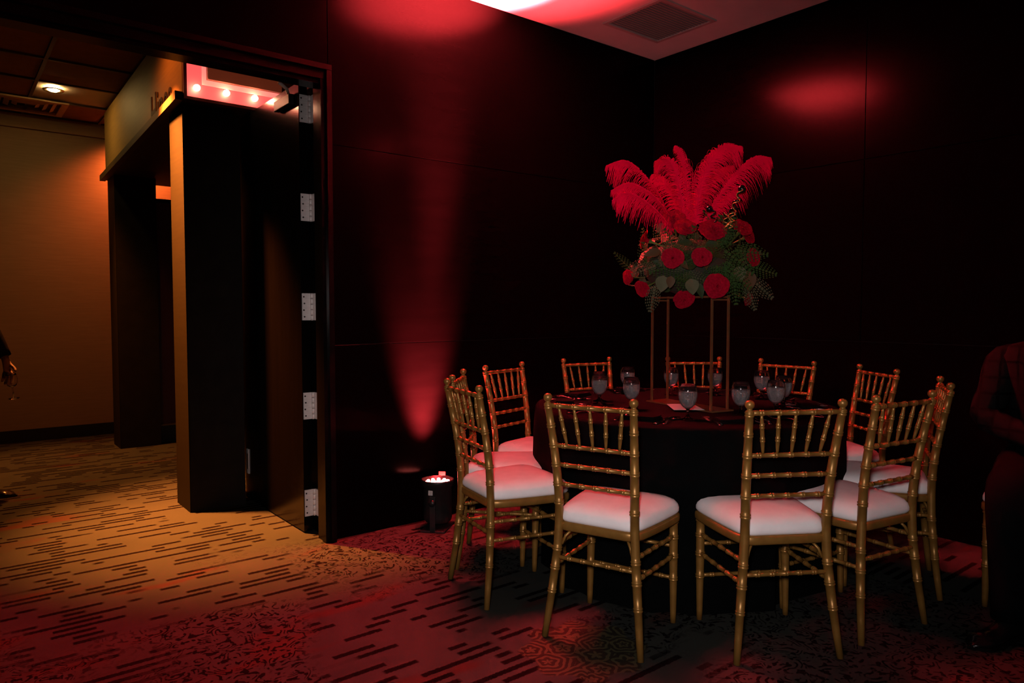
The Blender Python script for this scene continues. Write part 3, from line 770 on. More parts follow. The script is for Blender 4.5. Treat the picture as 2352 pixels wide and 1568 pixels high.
def make_fork():
    e = empty('dinner_fork')
    zf = lambda t: .0015 + .008 * smooth01((t - .0) / .25) * (1 - smooth01((t - .35) / .35)) + .010 * smooth01((t - .8) / .2)
    vv, ff = flat_shape(lambda t: .0095 - .0065 * smooth01(t / .55) + .0095 * smooth01((t - .74) / .18), .145, 18, .0018, zf)
    MB().add(vv, ff).build('handle', M['cutlery'], e, True)
    z1 = zf(1)
    for q in range(4):
        x = -.0097 + q * .00647
        MB().tube([(x, .143, z1 + .001), (x, .165, z1 + .0005), (x * .95, .195, z1 + .004)], [.0019, .0017, .0010], 6).build('tine', M['cutlery'], e, True)
    return e
def make_knife():
    e = empty('dinner_knife')
    vv, ff = flat_shape(lambda t: .0085 - .0025 * smooth01(t / 1.0), .10, 8, .0055); MB().add(vv, ff).build('handle', M['cutlery'], e, True)
    vv, ff = flat_shape(lambda t: .0065 + .004 * smooth01(t / .3) - .0098 * smooth01((t - .75) / .25), .125, 14, .0016, lambda t: .002)
    MB().add([(x, y + .098, z) for x, y, z in vv], ff).build('blade', M['cutlery'], e, True)
    return e
def make_spoon():
    e = empty('dinner_spoon')
    zf = lambda t: .0015 + .010 * smooth01(t / .3) * (1 - smooth01((t - .4) / .5)) + .003 * smooth01((t - .85) / .15)
    vv, ff = flat_shape(lambda t: .0095 - .0065 * smooth01(t / .6), .135, 16, .0018, zf); MB().add(vv, ff).build('handle', M['cutlery'], e, True)
    mb = MB(); v = []; f = []; nr, na = 5, 20
    for r in range(nr + 1):
        for a in range(na):
            t = 2 * PI * a / na; k = r / nr
            v.append((.020 * k * math.cos(t) * (1 - .10 * math.sin(t)), .165 + .031 * k * math.sin(t), .0006 + .0065 * k ** 2))
    for r in range(nr):
        for a in range(na):
            f.append((r * na + a, r * na + (a + 1) % na, (r + 1) * na + (a + 1) % na, (r + 1) * na + a))
    b = mb.add(v, f).build('bowl', M['cutlery'], e, True)
    so = b.modifiers.new('thick', 'SOLIDIFY'); so.thickness = .0012; so.offset = 1
    return e
def make_napkin():
    e = empty('folded_napkin')
    for q in range(4):
        n = 10; v = []; f = []
        wq, hq, z0 = .074 - .002 * q, .048 - .002 * q, .0002 + .0042 * q
        for s in range(2):
            for j in range(n + 1):
                for i in range(n + 1):
                    x = (i / n * 2 - 1) * wq; y = (j / n * 2 - 1) * hq
                    wv = .0012 * math.sin(x * 40 + q) * math.cos(y * 55 + q * 2) * (1 if q > 0 else 0)
                    v.append((x, y, z0 + .0036 * s + wv + .0010 * q * (i / n)))
        m_ = (n + 1) ** 2
        for j in range(n):
            for i in range(n):
                a = j * (n + 1) + i
                f.append((a, a + n + 1, a + n + 2, a + 1)); f.append((m_ + a, m_ + a + 1, m_ + a + n + 2, m_ + a + n + 1))
        for i in range(n):
            a = i; f.append((a, a + 1, m_ + a + 1, m_ + a)); a = n * (n + 1) + i; f.append((a, m_ + a, m_ + a + 1, a + 1))
            a = i * (n + 1); f.append((a, m_ + a, m_ + a + n + 1, a + n + 1)); a = i * (n + 1) + n; f.append((a, a + n + 1, m_ + a + n + 1, m_ + a))
        MB().add(v, f).build('fold', M['napkin'], e, True)
    return e
WHERE = {'A': 'in front of the nearest left chair', 'K': 'in front of the nearest right chair', 'B': 'in front of the leftmost chair',
         'C': 'before the chair behind the leftmost', 'D': 'before the chair by the left wall', 'E': 'in front of the far left chair',
         'F': 'in front of the far middle chair', 'G': 'in front of the far right chair', 'H': 'in front of the right rear chair',
         'I': 'in front of the farthest right chair', 'J': 'in front of the angled right chair'}
protos = {'fork': make_fork(), 'knife': make_knife(), 'spoon': make_spoon(), 'napkin': make_napkin()}
LAB = {'fork': 'steel dinner fork lying on the black cloth ', 'knife': 'steel dinner knife lying on the black cloth ', 'spoon': 'steel spoon lying on the black cloth ', 'napkin': 'black folded napkin on the black cloth '}
GRP = {'fork': 'forks on the table', 'knife': 'knives on the table', 'spoon': 'spoons on the table', 'napkin': 'black napkins on the table'}
first = set()
for k in 'ABCDEFGHIJK':
    x, y, _ = SEAT[k]
    d = Vector((x - TC.x, y - TC.y, 0)).normalized(); tn = Vector((-d.y, d.x, 0))
    # person at the seat faces -d; their right hand side is  tn rotated
    rgt = Vector((-d.y, d.x, 0)) * 1.0
    jit = random.uniform(-.06, .06)
    base = math.atan2(-d.y, -d.x) - PI / 2
    for kind, rad_, lat, rot in (('napkin', .575, 0, random.uniform(-.12, .12)), ('fork', .660, -.090, 0), ('knife', .67, .088, 0), ('spoon', .66, .119, 0)):
        o = protos[kind] if kind not in first else copy_tree(protos[kind]); first.add(kind)
        p = TC + d * rad_ + rgt * lat
        if kind == 'napkin': p = TC + d * rad_
        o.location = (p.x, p.y, TZ + .0006); o.rotation_euler = (0, 0, base + rot)
        tag(o, LAB[kind] + WHERE[k], {'fork': 'fork', 'knife': 'knife', 'spoon': 'spoon', 'napkin': 'napkin'}[kind], GRP[kind])

cd = empty('place_card', (2.672, 2.078, TZ + .0095), math.radians(-38), 'small white printed card lying by the foot of the copper stand', 'card')
MB().add([(-.066, -.085, 0), (.072, -.085, .0), (.062, .085, .004), (-.060, .085, .004), (-.066, -.085, .0009), (.072, -.085, .0009), (.062, .085, .0049), (-.060, .085, .0049)],
         [(3, 2, 1, 0), (4, 5, 6, 7), (0, 1, 5, 4), (1, 2, 6, 5), (2, 3, 7, 6), (3, 0, 4, 7)]).build('sheet', M['card'], cd)
text_obj('lettering', 'Em', .034, M['ink'], cd, Matrix.Translation((.008, -.01, .0037)) @ Matrix.Rotation(.0235, 4, 'X'), .0002, 0.55)
# ================================================================== COPPER STAND
SC = Vector((2.780, 2.139, TZ)); SA = math.radians(80)
sd = empty('centrepiece_stand', SC, SA, 'tall slim copper-coloured four-post stand carrying the flowers', 'stand')
me = MB().box(-.228, .228, -.066, .066, .0004, .007).mesh('base_plate')
finish('base_plate', me, M['copper'], sd)
for sx in (-1, 1):
    for sy in (-1, 1):
        MB().box(sx * .204 - .0045, sx * .204 + .0045, sy * .050 - .0045, sy * .050 + .0045, .007, .525).build('post', M['copper'], sd)
    MB().box(sx * .204 - .004, sx * .204 + .004, -.0455, .0455, .500, .508).build('crossbar', M['copper'], sd)
for sy in (-1, 1):
    MB().box(-.1995, .1995, sy * .050 - .004, sy * .050 + .004, .513, .521).build('top_bar', M['copper'], sd)
MB().box(-.10, .10, -.0455, .0455, .5155, .5205).build('top_plate', M['copper'], sd)

# ================================================================== FLOWER ARRANGEMENT
fa = empty('flower_arrangement', (SC.x, SC.y, TZ + .526), AZ - PI / 2, 'red rose and ostrich feather arrangement with dark greenery on the copper stand', 'flowers')
# local frame: +X to the viewer's right, -Y towards the viewer, Z up ; design units taken at 484 per metre
Z0 = TZ + .526
def D(a, b, v=0.0): return Vector(((a - 1581) / 484 * (1 - v / 3.4), -v, 1.2286 + (709 - b) / 484 * (1 - v / 3.4) - Z0))
CEN = Vector((0, 0, 1.425 - Z0)); RAD = Vector((.300, .250, .195))
core = MB(); vv = []; ff = []
for j in range(13):
    for i in range(24):
        th = PI * j / 12; ph = 2 * PI * i / 24
        k = 1 + .08 * mnoise.noise(Vector((math.cos(ph) * 3, math.sin(ph) * 3, j * .7)))
        zz = CEN.z + .128 * math.cos(th) * k
        vv.append((.215 * math.sin(th) * math.cos(ph) * k, .175 * math.sin(th) * math.sin(ph) * k, max(zz, .001)))
for j in range(12):
    for i in range(24):
        ff.append((j * 24 + i, (j + 1) * 24 + i, (j + 1) * 24 + (i + 1) % 24, j * 24 + (i + 1) % 24))
core.add(vv, ff).build('greenery_core', M['foam'], fa, True)

def surf_v(u, z, kk=1.0):
    q = 1 - (u / RAD.x) ** 2 - ((z - CEN.z) / RAD.z) ** 2
    return RAD.y * math.sqrt(max(q, 0.0)) * kk
def rose_mesh(seed):
    rnd = random.Random(seed); mb = MB(); npet = 23
    for k in range(npet):
        f_ = k / (npet - 1); a0 = k * 2.399963 + rnd.uniform(-.2, .2)
        rb = .03 + .15 * f_; rt = .17 + .86 * f_ ** 1.05 + rnd.uniform(-.03, .03)
        ha = 1.50 - .72 * f_ + rnd.uniform(-.08, .08); H = .80 - .34 * f_ ** 1.4; nu, nt = 7, 7
        v = []; fc = []
        for j in range(nt):
            t = j / (nt - 1)
            for i in range(nu):
                a = (i / (nu - 1)) * 2 - 1
                wd = (.45 + .55 * math.sin(min(1, t * 1.25) * PI / 2))
                ang = a0 + a * ha * wd
                r = rb + (rt - rb) * t ** 2.1 * (1 - .10 * a * a)
                z = H * math.sin(t * PI * .56) - .10 * a * a * t + .035 * math.sin(a * 6 + k * 2.1) * t * (.3 + f_)
                v.append((r * math.cos(ang), r * math.sin(ang), z - .42))
        for j in range(nt - 1):
            for i in range(nu - 1):
                q = j * nu + i; fc.append((q, q + 1, q + nu + 1, q + nu))
        mb.add(v, fc)
    me = mb.mesh('rose'); me.polygons.foreach_set('use_smooth', [True] * len(me.polygons)); me.materials.append(M['rose'])
    return me
rose_meshes = [rose_mesh(s) for s in (1, 2, 3)]
calyx = MB().tube([(0, 0, -.42), (0, 0, -.75), (0.05, 0, -1.5), (0.12, .05, -2.6)], [.22, .12, .07, .06], 7)
for q in range(5):
    a = q * 1.2566
    calyx.add([(.2 * math.cos(a - .4), .2 * math.sin(a - .4), -.45), (.2 * math.cos(a + .4), .2 * math.sin(a + .4), -.45), (.75 * math.cos(a), .75 * math.sin(a), -.42)], [(0, 1, 2)])
calyx_me = calyx.mesh('stem'); calyx_me.materials.append(M['stem'])
ROSES = [(1548, 524, 22, .13), (1608, 530, 27, .10), (1685, 525, 23, .13), (1712, 543, 20, .02), (1470, 551, 22, .06), (1511, 594, 22, .045), (1573, 592, 20, .045), (1703, 592, 20, .07),
         (1438, 637, 17, .02), (1463, 664, 19, .03), (1606, 657, 26, .075), (1548, 688, 22, .03), (1537, 505, 24, .06), (1722, 688, 15, -.05), (1640, 545, 18, -.06)]
FACE = {4: (-.9, .1, .35), 8: (-.8, -.5, .0), 9: (-.7, -.6, -.35), 5: (-.35, -.9, .1), 0: (-.05, -.8, .55), 1: (.0, -.85, .5), 2: (.3, -.75, .55), 7: (.55, -.8, .1), 10: (.15, -.97, -.1), 11: (.1, -.8, -.45), 6: (0, -1, .1)}
rose_pos = []
for i, (a, b, r, dv) in enumerate(ROSES):
    p = D(a, b); vsurf = surf_v(p.x, p.z, .95) + dv + .01
    p = D(a, b, vsurf); p.y = -vsurf
    o = bpy.data.objects.new('rose', rose_meshes[i % 3]); COL.objects.link(o); o.parent = fa
    n = Vector(FACE.get(i, (p.x * 2, -.7, (p.z - CEN.z) * 2))).normalized()
    o.location = p; o.rotation_mode = 'QUATERNION'; o.rotation_quaternion = n.to_track_quat('Z', 'Y')
    s = r / 484 * 1.12; o.scale = (s, s, s)
    st = bpy.data.objects.new('stem', calyx_me); COL.objects.link(st); st.parent = o
    rose_pos.append((p, s))

def leaf_mesh(name, L_, W, tip=1.0, curl=.12, nl=8):
    v = []; f = []
    for j in range(nl + 1):
        t = j / nl
        w_ = W * math.sin(PI * t ** (.75)) ** tip if 0 < t < 1 else .0006
        zc = -curl * L_ * t * t
        v += [(-w_, t * L_, zc + .18 * w_), (0, t * L_, zc), (w_, t * L_, zc + .18 * w_)]
    for j in range(nl):
        a = 3 * j; f += [(a, a + 1, a + 4, a + 3), (a + 1, a + 2, a + 5, a + 4)]
    m_ = MB().add(v, f).mesh(name); m_.polygons.foreach_set('use_smooth', [True] * len(m_.polygons)); return m_
def fern_mesh(name, L_, W, n=9):
    mb = MB(); mb.tube([(0, t / 8 * L_, -.10 * L_ * (t / 8) ** 2) for t in range(9)], [.0016 - .0001 * t for t in range(9)], 5)
    for k in range(n):
        t = (k + .6) / n; y = t * L_; z = -.10 * L_ * t * t
        wl = W * (math.sin(PI * (t * .82 + .16)) ** .8)
        for s in (-1, 1):
            nn = max(3, int(wl / .0085))
            mb.add([(0, y - .0008, z), (0, y + .0008, z), (s * wl, y + .35 * wl, z - .1 * wl)], [(0, 1, 2)])
            for q in range(nn):
                u0 = q / nn; bx = s * wl * u0; by = y + .35 * wl * u0; ln = (.0078 + .004 * (1 - u0)) * (1 - .35 * t)
                for d in (-1, 1):
                    e = Vector((s * .72, .25 + d * .62, 0)).normalized(); pp = Vector((-e.y, e.x, 0)); b0 = Vector((bx, by, z - .1 * wl * u0))
                    mb.add([b0, b0 + e * ln * .42 + pp * ln * .25 + Vector((0, 0, .0015)), b0 + e * ln * .80 + pp * ln * .13, b0 + e * ln, b0 + e * ln * .80 - pp * ln * .13, b0 + e * ln * .42 - pp * ln * .25 + Vector((0, 0, .0015))], [(0, 1, 2, 3), (0, 3, 4, 5)])
    return mb.mesh(name)
LM = {}
for nm, mk in (('leaf', 'leaf'), ('leaf', 'brownleaf'), ('leaf', 'paleleaf')):
    pass
def withmat(me, mk): me.materials.append(M[mk]); return me
LM['green'] = withmat(leaf_mesh('leaf', .066, .0165), 'leaf')
LM['brown'] = withmat(leaf_mesh('leaf', .070, .0185), 'brownleaf')
LM['pale'] = withmat(leaf_mesh('leaf', .062, .027, .8), 'paleleaf')
LM['big'] = withmat(leaf_mesh('leaf', .088, .032, .85), 'brownleaf')
LM['fern'] = withmat(fern_mesh('fern_frond', .15, .046), 'fern')
LM['dryfern'] = withmat(fern_mesh('fern_frond', .13, .040), 'paleleaf')
def place(kind, p, direction, normal, scale=1.0):
    y = Vector(direction).normalized(); z = Vector(normal); z = (z - y * z.dot(y)).normalized(); x = y.cross(z)
    mt = Matrix((x, y, z)).transposed().to_4x4()
    o = bpy.data.objects.new('fern_frond' if 'fern' in kind else 'leaf', LM[kind]); COL.objects.link(o); o.parent = fa
    o.matrix_local = Matrix.Translation(p) @ mt @ Matrix.Scale(scale, 4)
    return o
rnd = random.Random(21)
cnt = 0
while cnt < 118:
    th = rnd.uniform(0, 2 * PI); cz = rnd.uniform(-.9, .95); sn = math.sqrt(1 - cz * cz)
    n = Vector((sn * math.cos(th), sn * math.sin(th), cz))
    if n.y > .55: continue
    p = Vector((RAD.x * n.x, RAD.y * n.y, RAD.z * n.z)) * rnd.uniform(.68, .86) + CEN
    if p.z < .012: p.z = .012
    a = rnd.uniform(0, 2 * PI)
    t1 = n.orthogonal().normalized(); t2 = n.cross(t1)
    d = (t1 * math.cos(a) + t2 * math.sin(a)) * .9 + n * rnd.uniform(.25, .8) + Vector((0, 0, -.15))
    dn = d.normalized()
    if p.z + dn.z * .10 < .005: continue
    right = n.x > .05
    x = rnd.random()
    kind = ('fern' if x < (.55 if right else .22) else 'green' if x < .80 else 'brown' if x < .90 else 'dryfern' if x < .96 else 'pale')
    place(kind, p, d, n + Vector((0, -.5, .3)), rnd.uniform(.8, 1.15)); cnt += 1
# the leaves that stand out singly
def hand(kind, a, b, da, db, dv=0.0, s=1.0, nrm=(0, -1, .25)):
    p = D(a, b); vs_ = surf_v(p.x, p.z, .95) + .025 + dv; p = D(a, b, vs_)
    place(kind, p, Vector((da, -.12, -db)), nrm, s)
hand('pale', 1549, 640, .15, 1, .03, 1.15); hand('pale', 1493, 633, -.15, 1, .02, 1.2); hand('big', 1507, 634, -.1, 1, .03, .62)
hand('big', 1688, 622, .1, 1, .03, 1.05); hand('brown', 1492, 577, -1, .25, .0, 1.15); hand('brown', 1525, 598, .8, .8, .02, .8)
hand('pale', 1502, 532, .9, -.4, .0, 1.05); hand('pale', 1665, 612, .1, 1, .01, 1.1)
for (a, b, da, db, s) in ((1628, 575, .5, .4, 1.1), (1640, 600, -.3, 1, 1.0), (1625, 615, .8, .6, 1.0), (1655, 575, .8, .1, 1.0), (1610, 610, -.2, 1, .9), (1650, 630, .1, 1, .9), (1690, 610, 1, .3, .9), (1600, 580, -.9, .3, .9), (1633, 560, .2, -.6, .8)):
    hand('fern', a, b, da, db, .02, s)
hand('dryfern', 1705, 640, .7, .6, .0, 1.05); hand('dryfern', 1700, 655, .35, .9, -.02, .95); hand('dryfern', 1485, 655, -.2, 1, -.02, .95); hand('dryfern', 1480, 610, -.8, .3, .0, .9)
hand('green', 1600, 640, -.6, .9, .0, 1.0); hand('green', 1570, 650, .3, 1, .0, 1.1); hand('green', 1560, 560, -.8, -.1, .0, 1.0); hand('green', 1590, 560, .6, .1, .0, 1.0)

# ---- ostrich plumes
def plume(ctrl, depths, L_max, width_dir, seed, upper=.55, nb=170, droop=1.0):
    rnd = random.Random(seed)
    kn = [(i / (len(ctrl) - 1), *D(a, b, dv)) for i, ((a, b), dv) in enumerate(zip(ctrl, depths))]
    P_ = lambda t: Vector(catmull(kn, max(0, min(1, t))))
    q = MB().tube([P_(i / 24) for i in range(25)], [.0028 - .0022 * i / 24 for i in range(25)], 6).build('feather', M['feather'], fa, True)
    mb = MB(); W = Vector(width_dir).normalized()
    for k in range(nb):
        t = .03 + .97 * (k + rnd.random()) / nb
        p = P_(t); tg = (P_(min(1, t + .02)) - P_(max(0, t - .02))).normalized()
        side = (W - tg * W.dot(tg)).normalized()
        env = (math.sin(PI * min(1, (t * .82 + .16))) ** .7)
        for s in (-1, 1):
            ln = 1.2 * L_max * env * rnd.choice((.55, .8, .95, 1.05, 1.2)) * rnd.uniform(.9, 1.1) * (1.0 if s > 0 else upper)
            d0 = (side * s * rnd.uniform(.75, 1.0) + tg * rnd.uniform(.55, .95) + Vector((rnd.uniform(-.15, .15), rnd.uniform(-.45, .25), rnd.uniform(-.1, .1)))).normalized()
            pts = []
            ns = 6
            for j in range(ns + 1):
                u = j / ns
                pts.append(p + d0 * ln * (u - .25 * u * u) + Vector((0, 0, -1)) * ln * droop * (.80 * u * u) + side * s * -.10 * ln * u ** 3)
            wv = d0.cross(Vector((0, -1, .2)))
            wv = wv.normalized() if wv.length > .05 else Vector((1, 0, 0))
            v = []; f = []
            for j, pt in enumerate(pts):
                w_ = .0017 * (1 - .8 * (j / ns)) + .0002
                v += [pt - wv * w_, pt + wv * w_]
            for j in range(ns): f.append((2 * j, 2 * j + 1, 2 * j + 3, 2 * j + 2))
            mb.add(v, f)
    mb.build('barbs', M['feather'], q, False)
    return q
plume([(1545, 530), (1512, 455), (1462, 396), (1425, 374), (1384, 384)], [.0, .02, .04, .05, .05], .100, (.35, -.2, -1), 1, .35, 210)
plume([(1548, 530), (1505, 470), (1462, 437), (1425, 424), (1388, 440)], [.04, .09, .11, .12, .11], .088, (.35, -.3, -1), 2, .40, 190)
plume([(1540, 535), (1495, 490), (1450, 458), (1415, 446), (1384, 462)], [.05, .12, .15, .16, .16], .082, (.35, -.3, -1), 3, .40, 190)
plume([(1568, 530), (1553, 450), (1538, 395), (1520, 370), (1496, 374)], [.03, .05, .06, .06, .05], .098, (-1, -.25, .0), 4, .95, 230, .9)
plume([(1575, 530), (1570, 450), (1563, 390), (1553, 355), (1543, 340)], [.01, .03, .03, .02, .02], .075, (1, .1, -.1), 5, .55, 190, .9)
plume([(1592, 530), (1597, 440), (1618, 380), (1650, 344), (1690, 342)], [.02, .04, .05, .05, .05], .112, (.8, -.2, -.6), 6, .95, 250, .95)
plume([(1600, 532), (1640, 450), (1680, 396), (1716, 366), (1753, 366)], [.03, .08, .10, .10, .09], .100, (.6, -.25, -1), 7, .45, 230)
plume([(1590, 530), (1600, 470), (1622, 430), (1650, 400), (1685, 385)], [-.04, -.04, -.05, -.05, -.05], .105, (.8, -.1, -.6), 8, .9, 200, .9)
plume([(1580, 530), (1560, 480), (1540, 440), (1520, 415), (1500, 405)], [-.03, -.04, -.04, -.05, -.05], .095, (-.8, -.1, -.6), 9, .9, 170, .9)
plume([(1600, 530), (1630, 490), (1655, 460), (1680, 440), (1700, 425)], [.0, .03, .04, .04, .04], .075, (.6, -.2, -1), 10, .8, 150)

# ---- spiral picks with balls, and gold curls
def spiral(a0, b0, a1, b1, turns, amp, dv, n=60, ph=0.0):
    A, B = D(a0, b0, dv), D(a1, b1, dv); ax = (B - A).normalized(); e1 = ax.cross(Vector((0, 1, 0))).normalized(); e2 = ax.cross(e1)
    return [A + (B - A) * (i / n) + (e1 * math.cos(ph + 2 * PI * turns * i / n) + e2 * math.sin(ph + 2 * PI * turns * i / n)) * amp * (.6 + .4 * math.sin(i / n * PI)) for i in range(n + 1)]
for (sp_, br) in ((spiral(1645, 505, 1668, 446, 3.2, .016, .22), .0175), (spiral(1612, 512, 1606, 484, 1.6, .012, .21, ph=1.0), .0150)):
    pk = MB().tube(sp_, .0038, 7).build('spiral_pick', M['blackgloss'], fa, True)
    e = sp_[-1] + Vector((.006, 0, br * .9)) if br > .016 else sp_[-1] + Vector((-.012, 0, .006))
    MB().lathe([(br * math.sin(PI * j / 14) + 1e-5, -br * math.cos(PI * j / 14)) for j in range(15)], 20, e, cap=False).build('ball', M['blackgloss'], pk, True)
for (args) in ((1633, 525, 1664, 436, 3.6, .013, .26), (1632, 530, 1630, 490, 2.2, .012, .26), (1640, 528, 1648, 492, 2.6, .011, .26)):
    MB().tube(spiral(*args[:4], args[4], args[5], args[6], ph=args[0]), .0023, 6).build('gold_curl', M['goldwire'], fa, True)

# ================================================================== PEOPLE
def skin_mesh(name, nodes, edges, mat_, parent, sub=2, root=0):
    """nodes: list of (x,y,z,rx[,ry])"""
    me = bpy.data.meshes.new(name); me.from_pydata([n[:3] for n in nodes], edges, [])
    o = bpy.data.objects.new(name + '_tmp', me); COL.objects.link(o)
    md = o.modifiers.new('skin', 'SKIN'); md.use_smooth_shade = True
    for i, sv in enumerate(me.skin_vertices[0].data):
        sv.radius = (nodes[i][3], nodes[i][4] if len(nodes[i]) > 4 else nodes[i][3]); sv.use_root = (i == root)
    ss = o.modifiers.new('sub', 'SUBSURF'); ss.levels = sub; ss.render_levels = sub
    dg = bpy.context.evaluated_depsgraph_get()
    m2 = bpy.data.meshes.new_from_object(o.evaluated_get(dg))
    bpy.data.objects.remove(o)
    m2.materials.clear()
    m2.polygons.foreach_set('use_smooth', [True] * len(m2.polygons))
    m2.name = name
    if mat_ is None: return m2
    return finish(name, m2, mat_, parent, True)
def head_geo(c, yaw, r=.10):
    """head as deformed sphere with brow, nose, chin, ears; returns MB data and local axes"""
    v = []; f = []; nj, ni = 22, 28
    fw = Vector((math.cos(yaw), math.sin(yaw), 0)); lf = Vector((-math.sin(yaw), math.cos(yaw), 0))
    for j in range(nj + 1):
        th = PI * j / nj
        for i in range(ni):
            ph = 2 * PI * i / ni
            x, y, z = math.sin(th) * math.cos(ph), math.sin(th) * math.sin(ph), math.cos(th)
            sx, sy, sz = .098, .076, .118
            if z < 0: k = 1 - .30 * (-z) ** 1.3; sy *= k; sx *= 1 - .12 * (-z)
            px, py, pz = x * sx, y * sy, z * sz
            if x > .3:
                px += .034 * math.exp(-((y / .15) ** 2) - (((z + .14) / .20) ** 2))      # nose
                px += .006 * math.exp(-((y / .5) ** 2) - (((z - .16) / .10) ** 2))       # brow
                px += .008 * math.exp(-((y / .3) ** 2) - (((z + .80) / .16) ** 2))       # chin
                px -= .006 * math.exp(-(((abs(y) - .38) / .16) ** 2) - (((z - .02) / .10) ** 2))
                px += .005 * math.exp(-((y / .28) ** 2) - (((z + .48) / .06) ** 2))      # lips
            if abs(abs(y) - 1) < .16 and abs(z) < .28 and -.35 < x < .25: py += (.014 if y > 0 else -.014)
            v.append(c + fw * px + lf * py + Vector((0, 0, pz)))
    for j in range(nj):
        for i in range(ni):
            f.append((j * ni + i, (j + 1) * ni + i, (j + 1) * ni + (i + 1) % ni, j * ni + (i + 1) % ni))
    return v, f, fw, lf
def hair_geo(c, fw, lf):
    v = []; f = []; nj, ni = 12, 28
    for j in range(nj + 1):
        th = PI * .62 * j / nj
        for i in range(ni):
            ph = 2 * PI * i / ni
            cut = 1.0 if math.cos(ph) < .35 else .55 + .45 * (1 - (math.cos(ph) - .35) / .65) * .6
            t2 = th * cut
            x, y, z = math.sin(t2) * math.cos(ph), math.sin(t2) * math.sin(ph), math.cos(t2)
            v.append(c + fw * x * .105 + lf * y * .083 + Vector((0, 0, z * .127)))
    for j in range(nj):
        for i in range(ni):
            f.append((j * ni + i, (j + 1) * ni + i, (j + 1) * ni + (i + 1) % ni, j * ni + (i + 1) % ni))
    return v, f
def hand_nodes(w_, d, pn, thumb, curl=.5, base=0):
    """palm from wrist w_ along d, pn = palm normal (fingers curl to it), thumb = side of the thumb"""
    nodes = [(*w_, .024, .018)]; edges = []
    k1 = w_ + d * .045; nodes.append((*k1, .036, .016)); edges.append((0, 1))
    k2 = w_ + d * .085; nodes.append((*k2, .038, .014)); edges.append((1, 2))
    for q in range(4):
        o = thumb * (.030 - .020 * q); ln = (.078, .088, .080, .062)[q]
        p0 = k2 + o + d * .004; idx = len(nodes); nodes.append((*p0, .0095)); edges.append((2, idx))
        dirv = d.copy(); p = p0
        for s in range(3):
            dirv = (dirv + pn * curl * (1 + .1 * q)).normalized(); p = p + dirv * ln * (.45, .32, .23)[s]
            nodes.append((*p, (.0090, .0083, .0070)[s])); edges.append((idx, idx + 1)); idx += 1
    p0 = w_ + d * .028 + thumb * .030; idx = len(nodes); nodes.append((*p0, .012)); edges.append((1, idx))
    dirv = (thumb * .8 + d * .7 + pn * .25).normalized(); p = p0
    for s in range(2):
        p = p + dirv * (.040, .030)[s]; dirv = (dirv + d * .3 + pn * .5).normalized()
        nodes.append((*p, (.0105, .0088)[s])); edges.append((idx, idx + 1)); idx += 1
    return nodes, edges
def shoe(name, toe_dir, heel, parent):
    d = Vector((*toe_dir, 0)).normalized(); l = Vector((-d.y, d.x, 0))
    v = []; f = []; nst, nr = 14, 14
    for k in range(nst + 1):
        t = k / nst
        w_ = .034 + .013 * smooth01((t - .3) / .35) - .043 * smooth01((t - .80) / .2) ** 1.5
        if k == 0: w_ = .016
        h = .085 - .040 * smooth01((t - .25) / .35) - .028 * smooth01((t - .75) / .25)
        for i in range(nr):
            a = 2 * PI * i / nr
            y = math.cos(a) * w_; z = max(-.6, math.sin(a))
            zz = .010 + (h - .010) * (z + .6) / 1.6
            v.append(Vector(heel) + d * (t * .285) + l * y + Vector((0, 0, zz)))
    for k in range(nst):
        for i in range(nr):
            f.append((k * nr + i, k * nr + (i + 1) % nr, (k + 1) * nr + (i + 1) % nr, (k + 1) * nr + i))
    f.append(tuple(range(nr))[::-1]); f.append(tuple(nst * nr + i for i in range(nr)))
    s = MB().add(v, f).build(name, M['shoe'], parent, True)
    mb = MB(); v = []
    n = 20
    for zz in (.0, .012):
        for k in range(n + 1):
            t = k / n; w_ = .038 + .013 * smooth01((t - .3) / .35) - .046 * smooth01((t - .80) / .2) ** 1.5
            if k in (0, n): w_ = .012
            for sgn in (-1, 1): v.append(Vector(heel) + d * (-.004 + t * .293) + l * sgn * w_ + Vector((0, 0, zz)))
    m_ = 2 * (n + 1); f = []
    for k in range(n):
        a = 2 * k; f += [(a, a + 2, a + 3, a + 1), (m_ + a, m_ + a + 1, m_ + a + 3, m_ + a + 2), (a, m_ + a, m_ + a + 2, a + 2), (a + 1, a + 3, m_ + a + 3, m_ + a + 1)]
    f += [(0, 1, m_ + 1, m_), (2 * n, m_ + 2 * n, m_ + 2 * n + 1, 2 * n + 1)]
    mb.add(v, f).build('sole', M['shoe'], s)
    return s

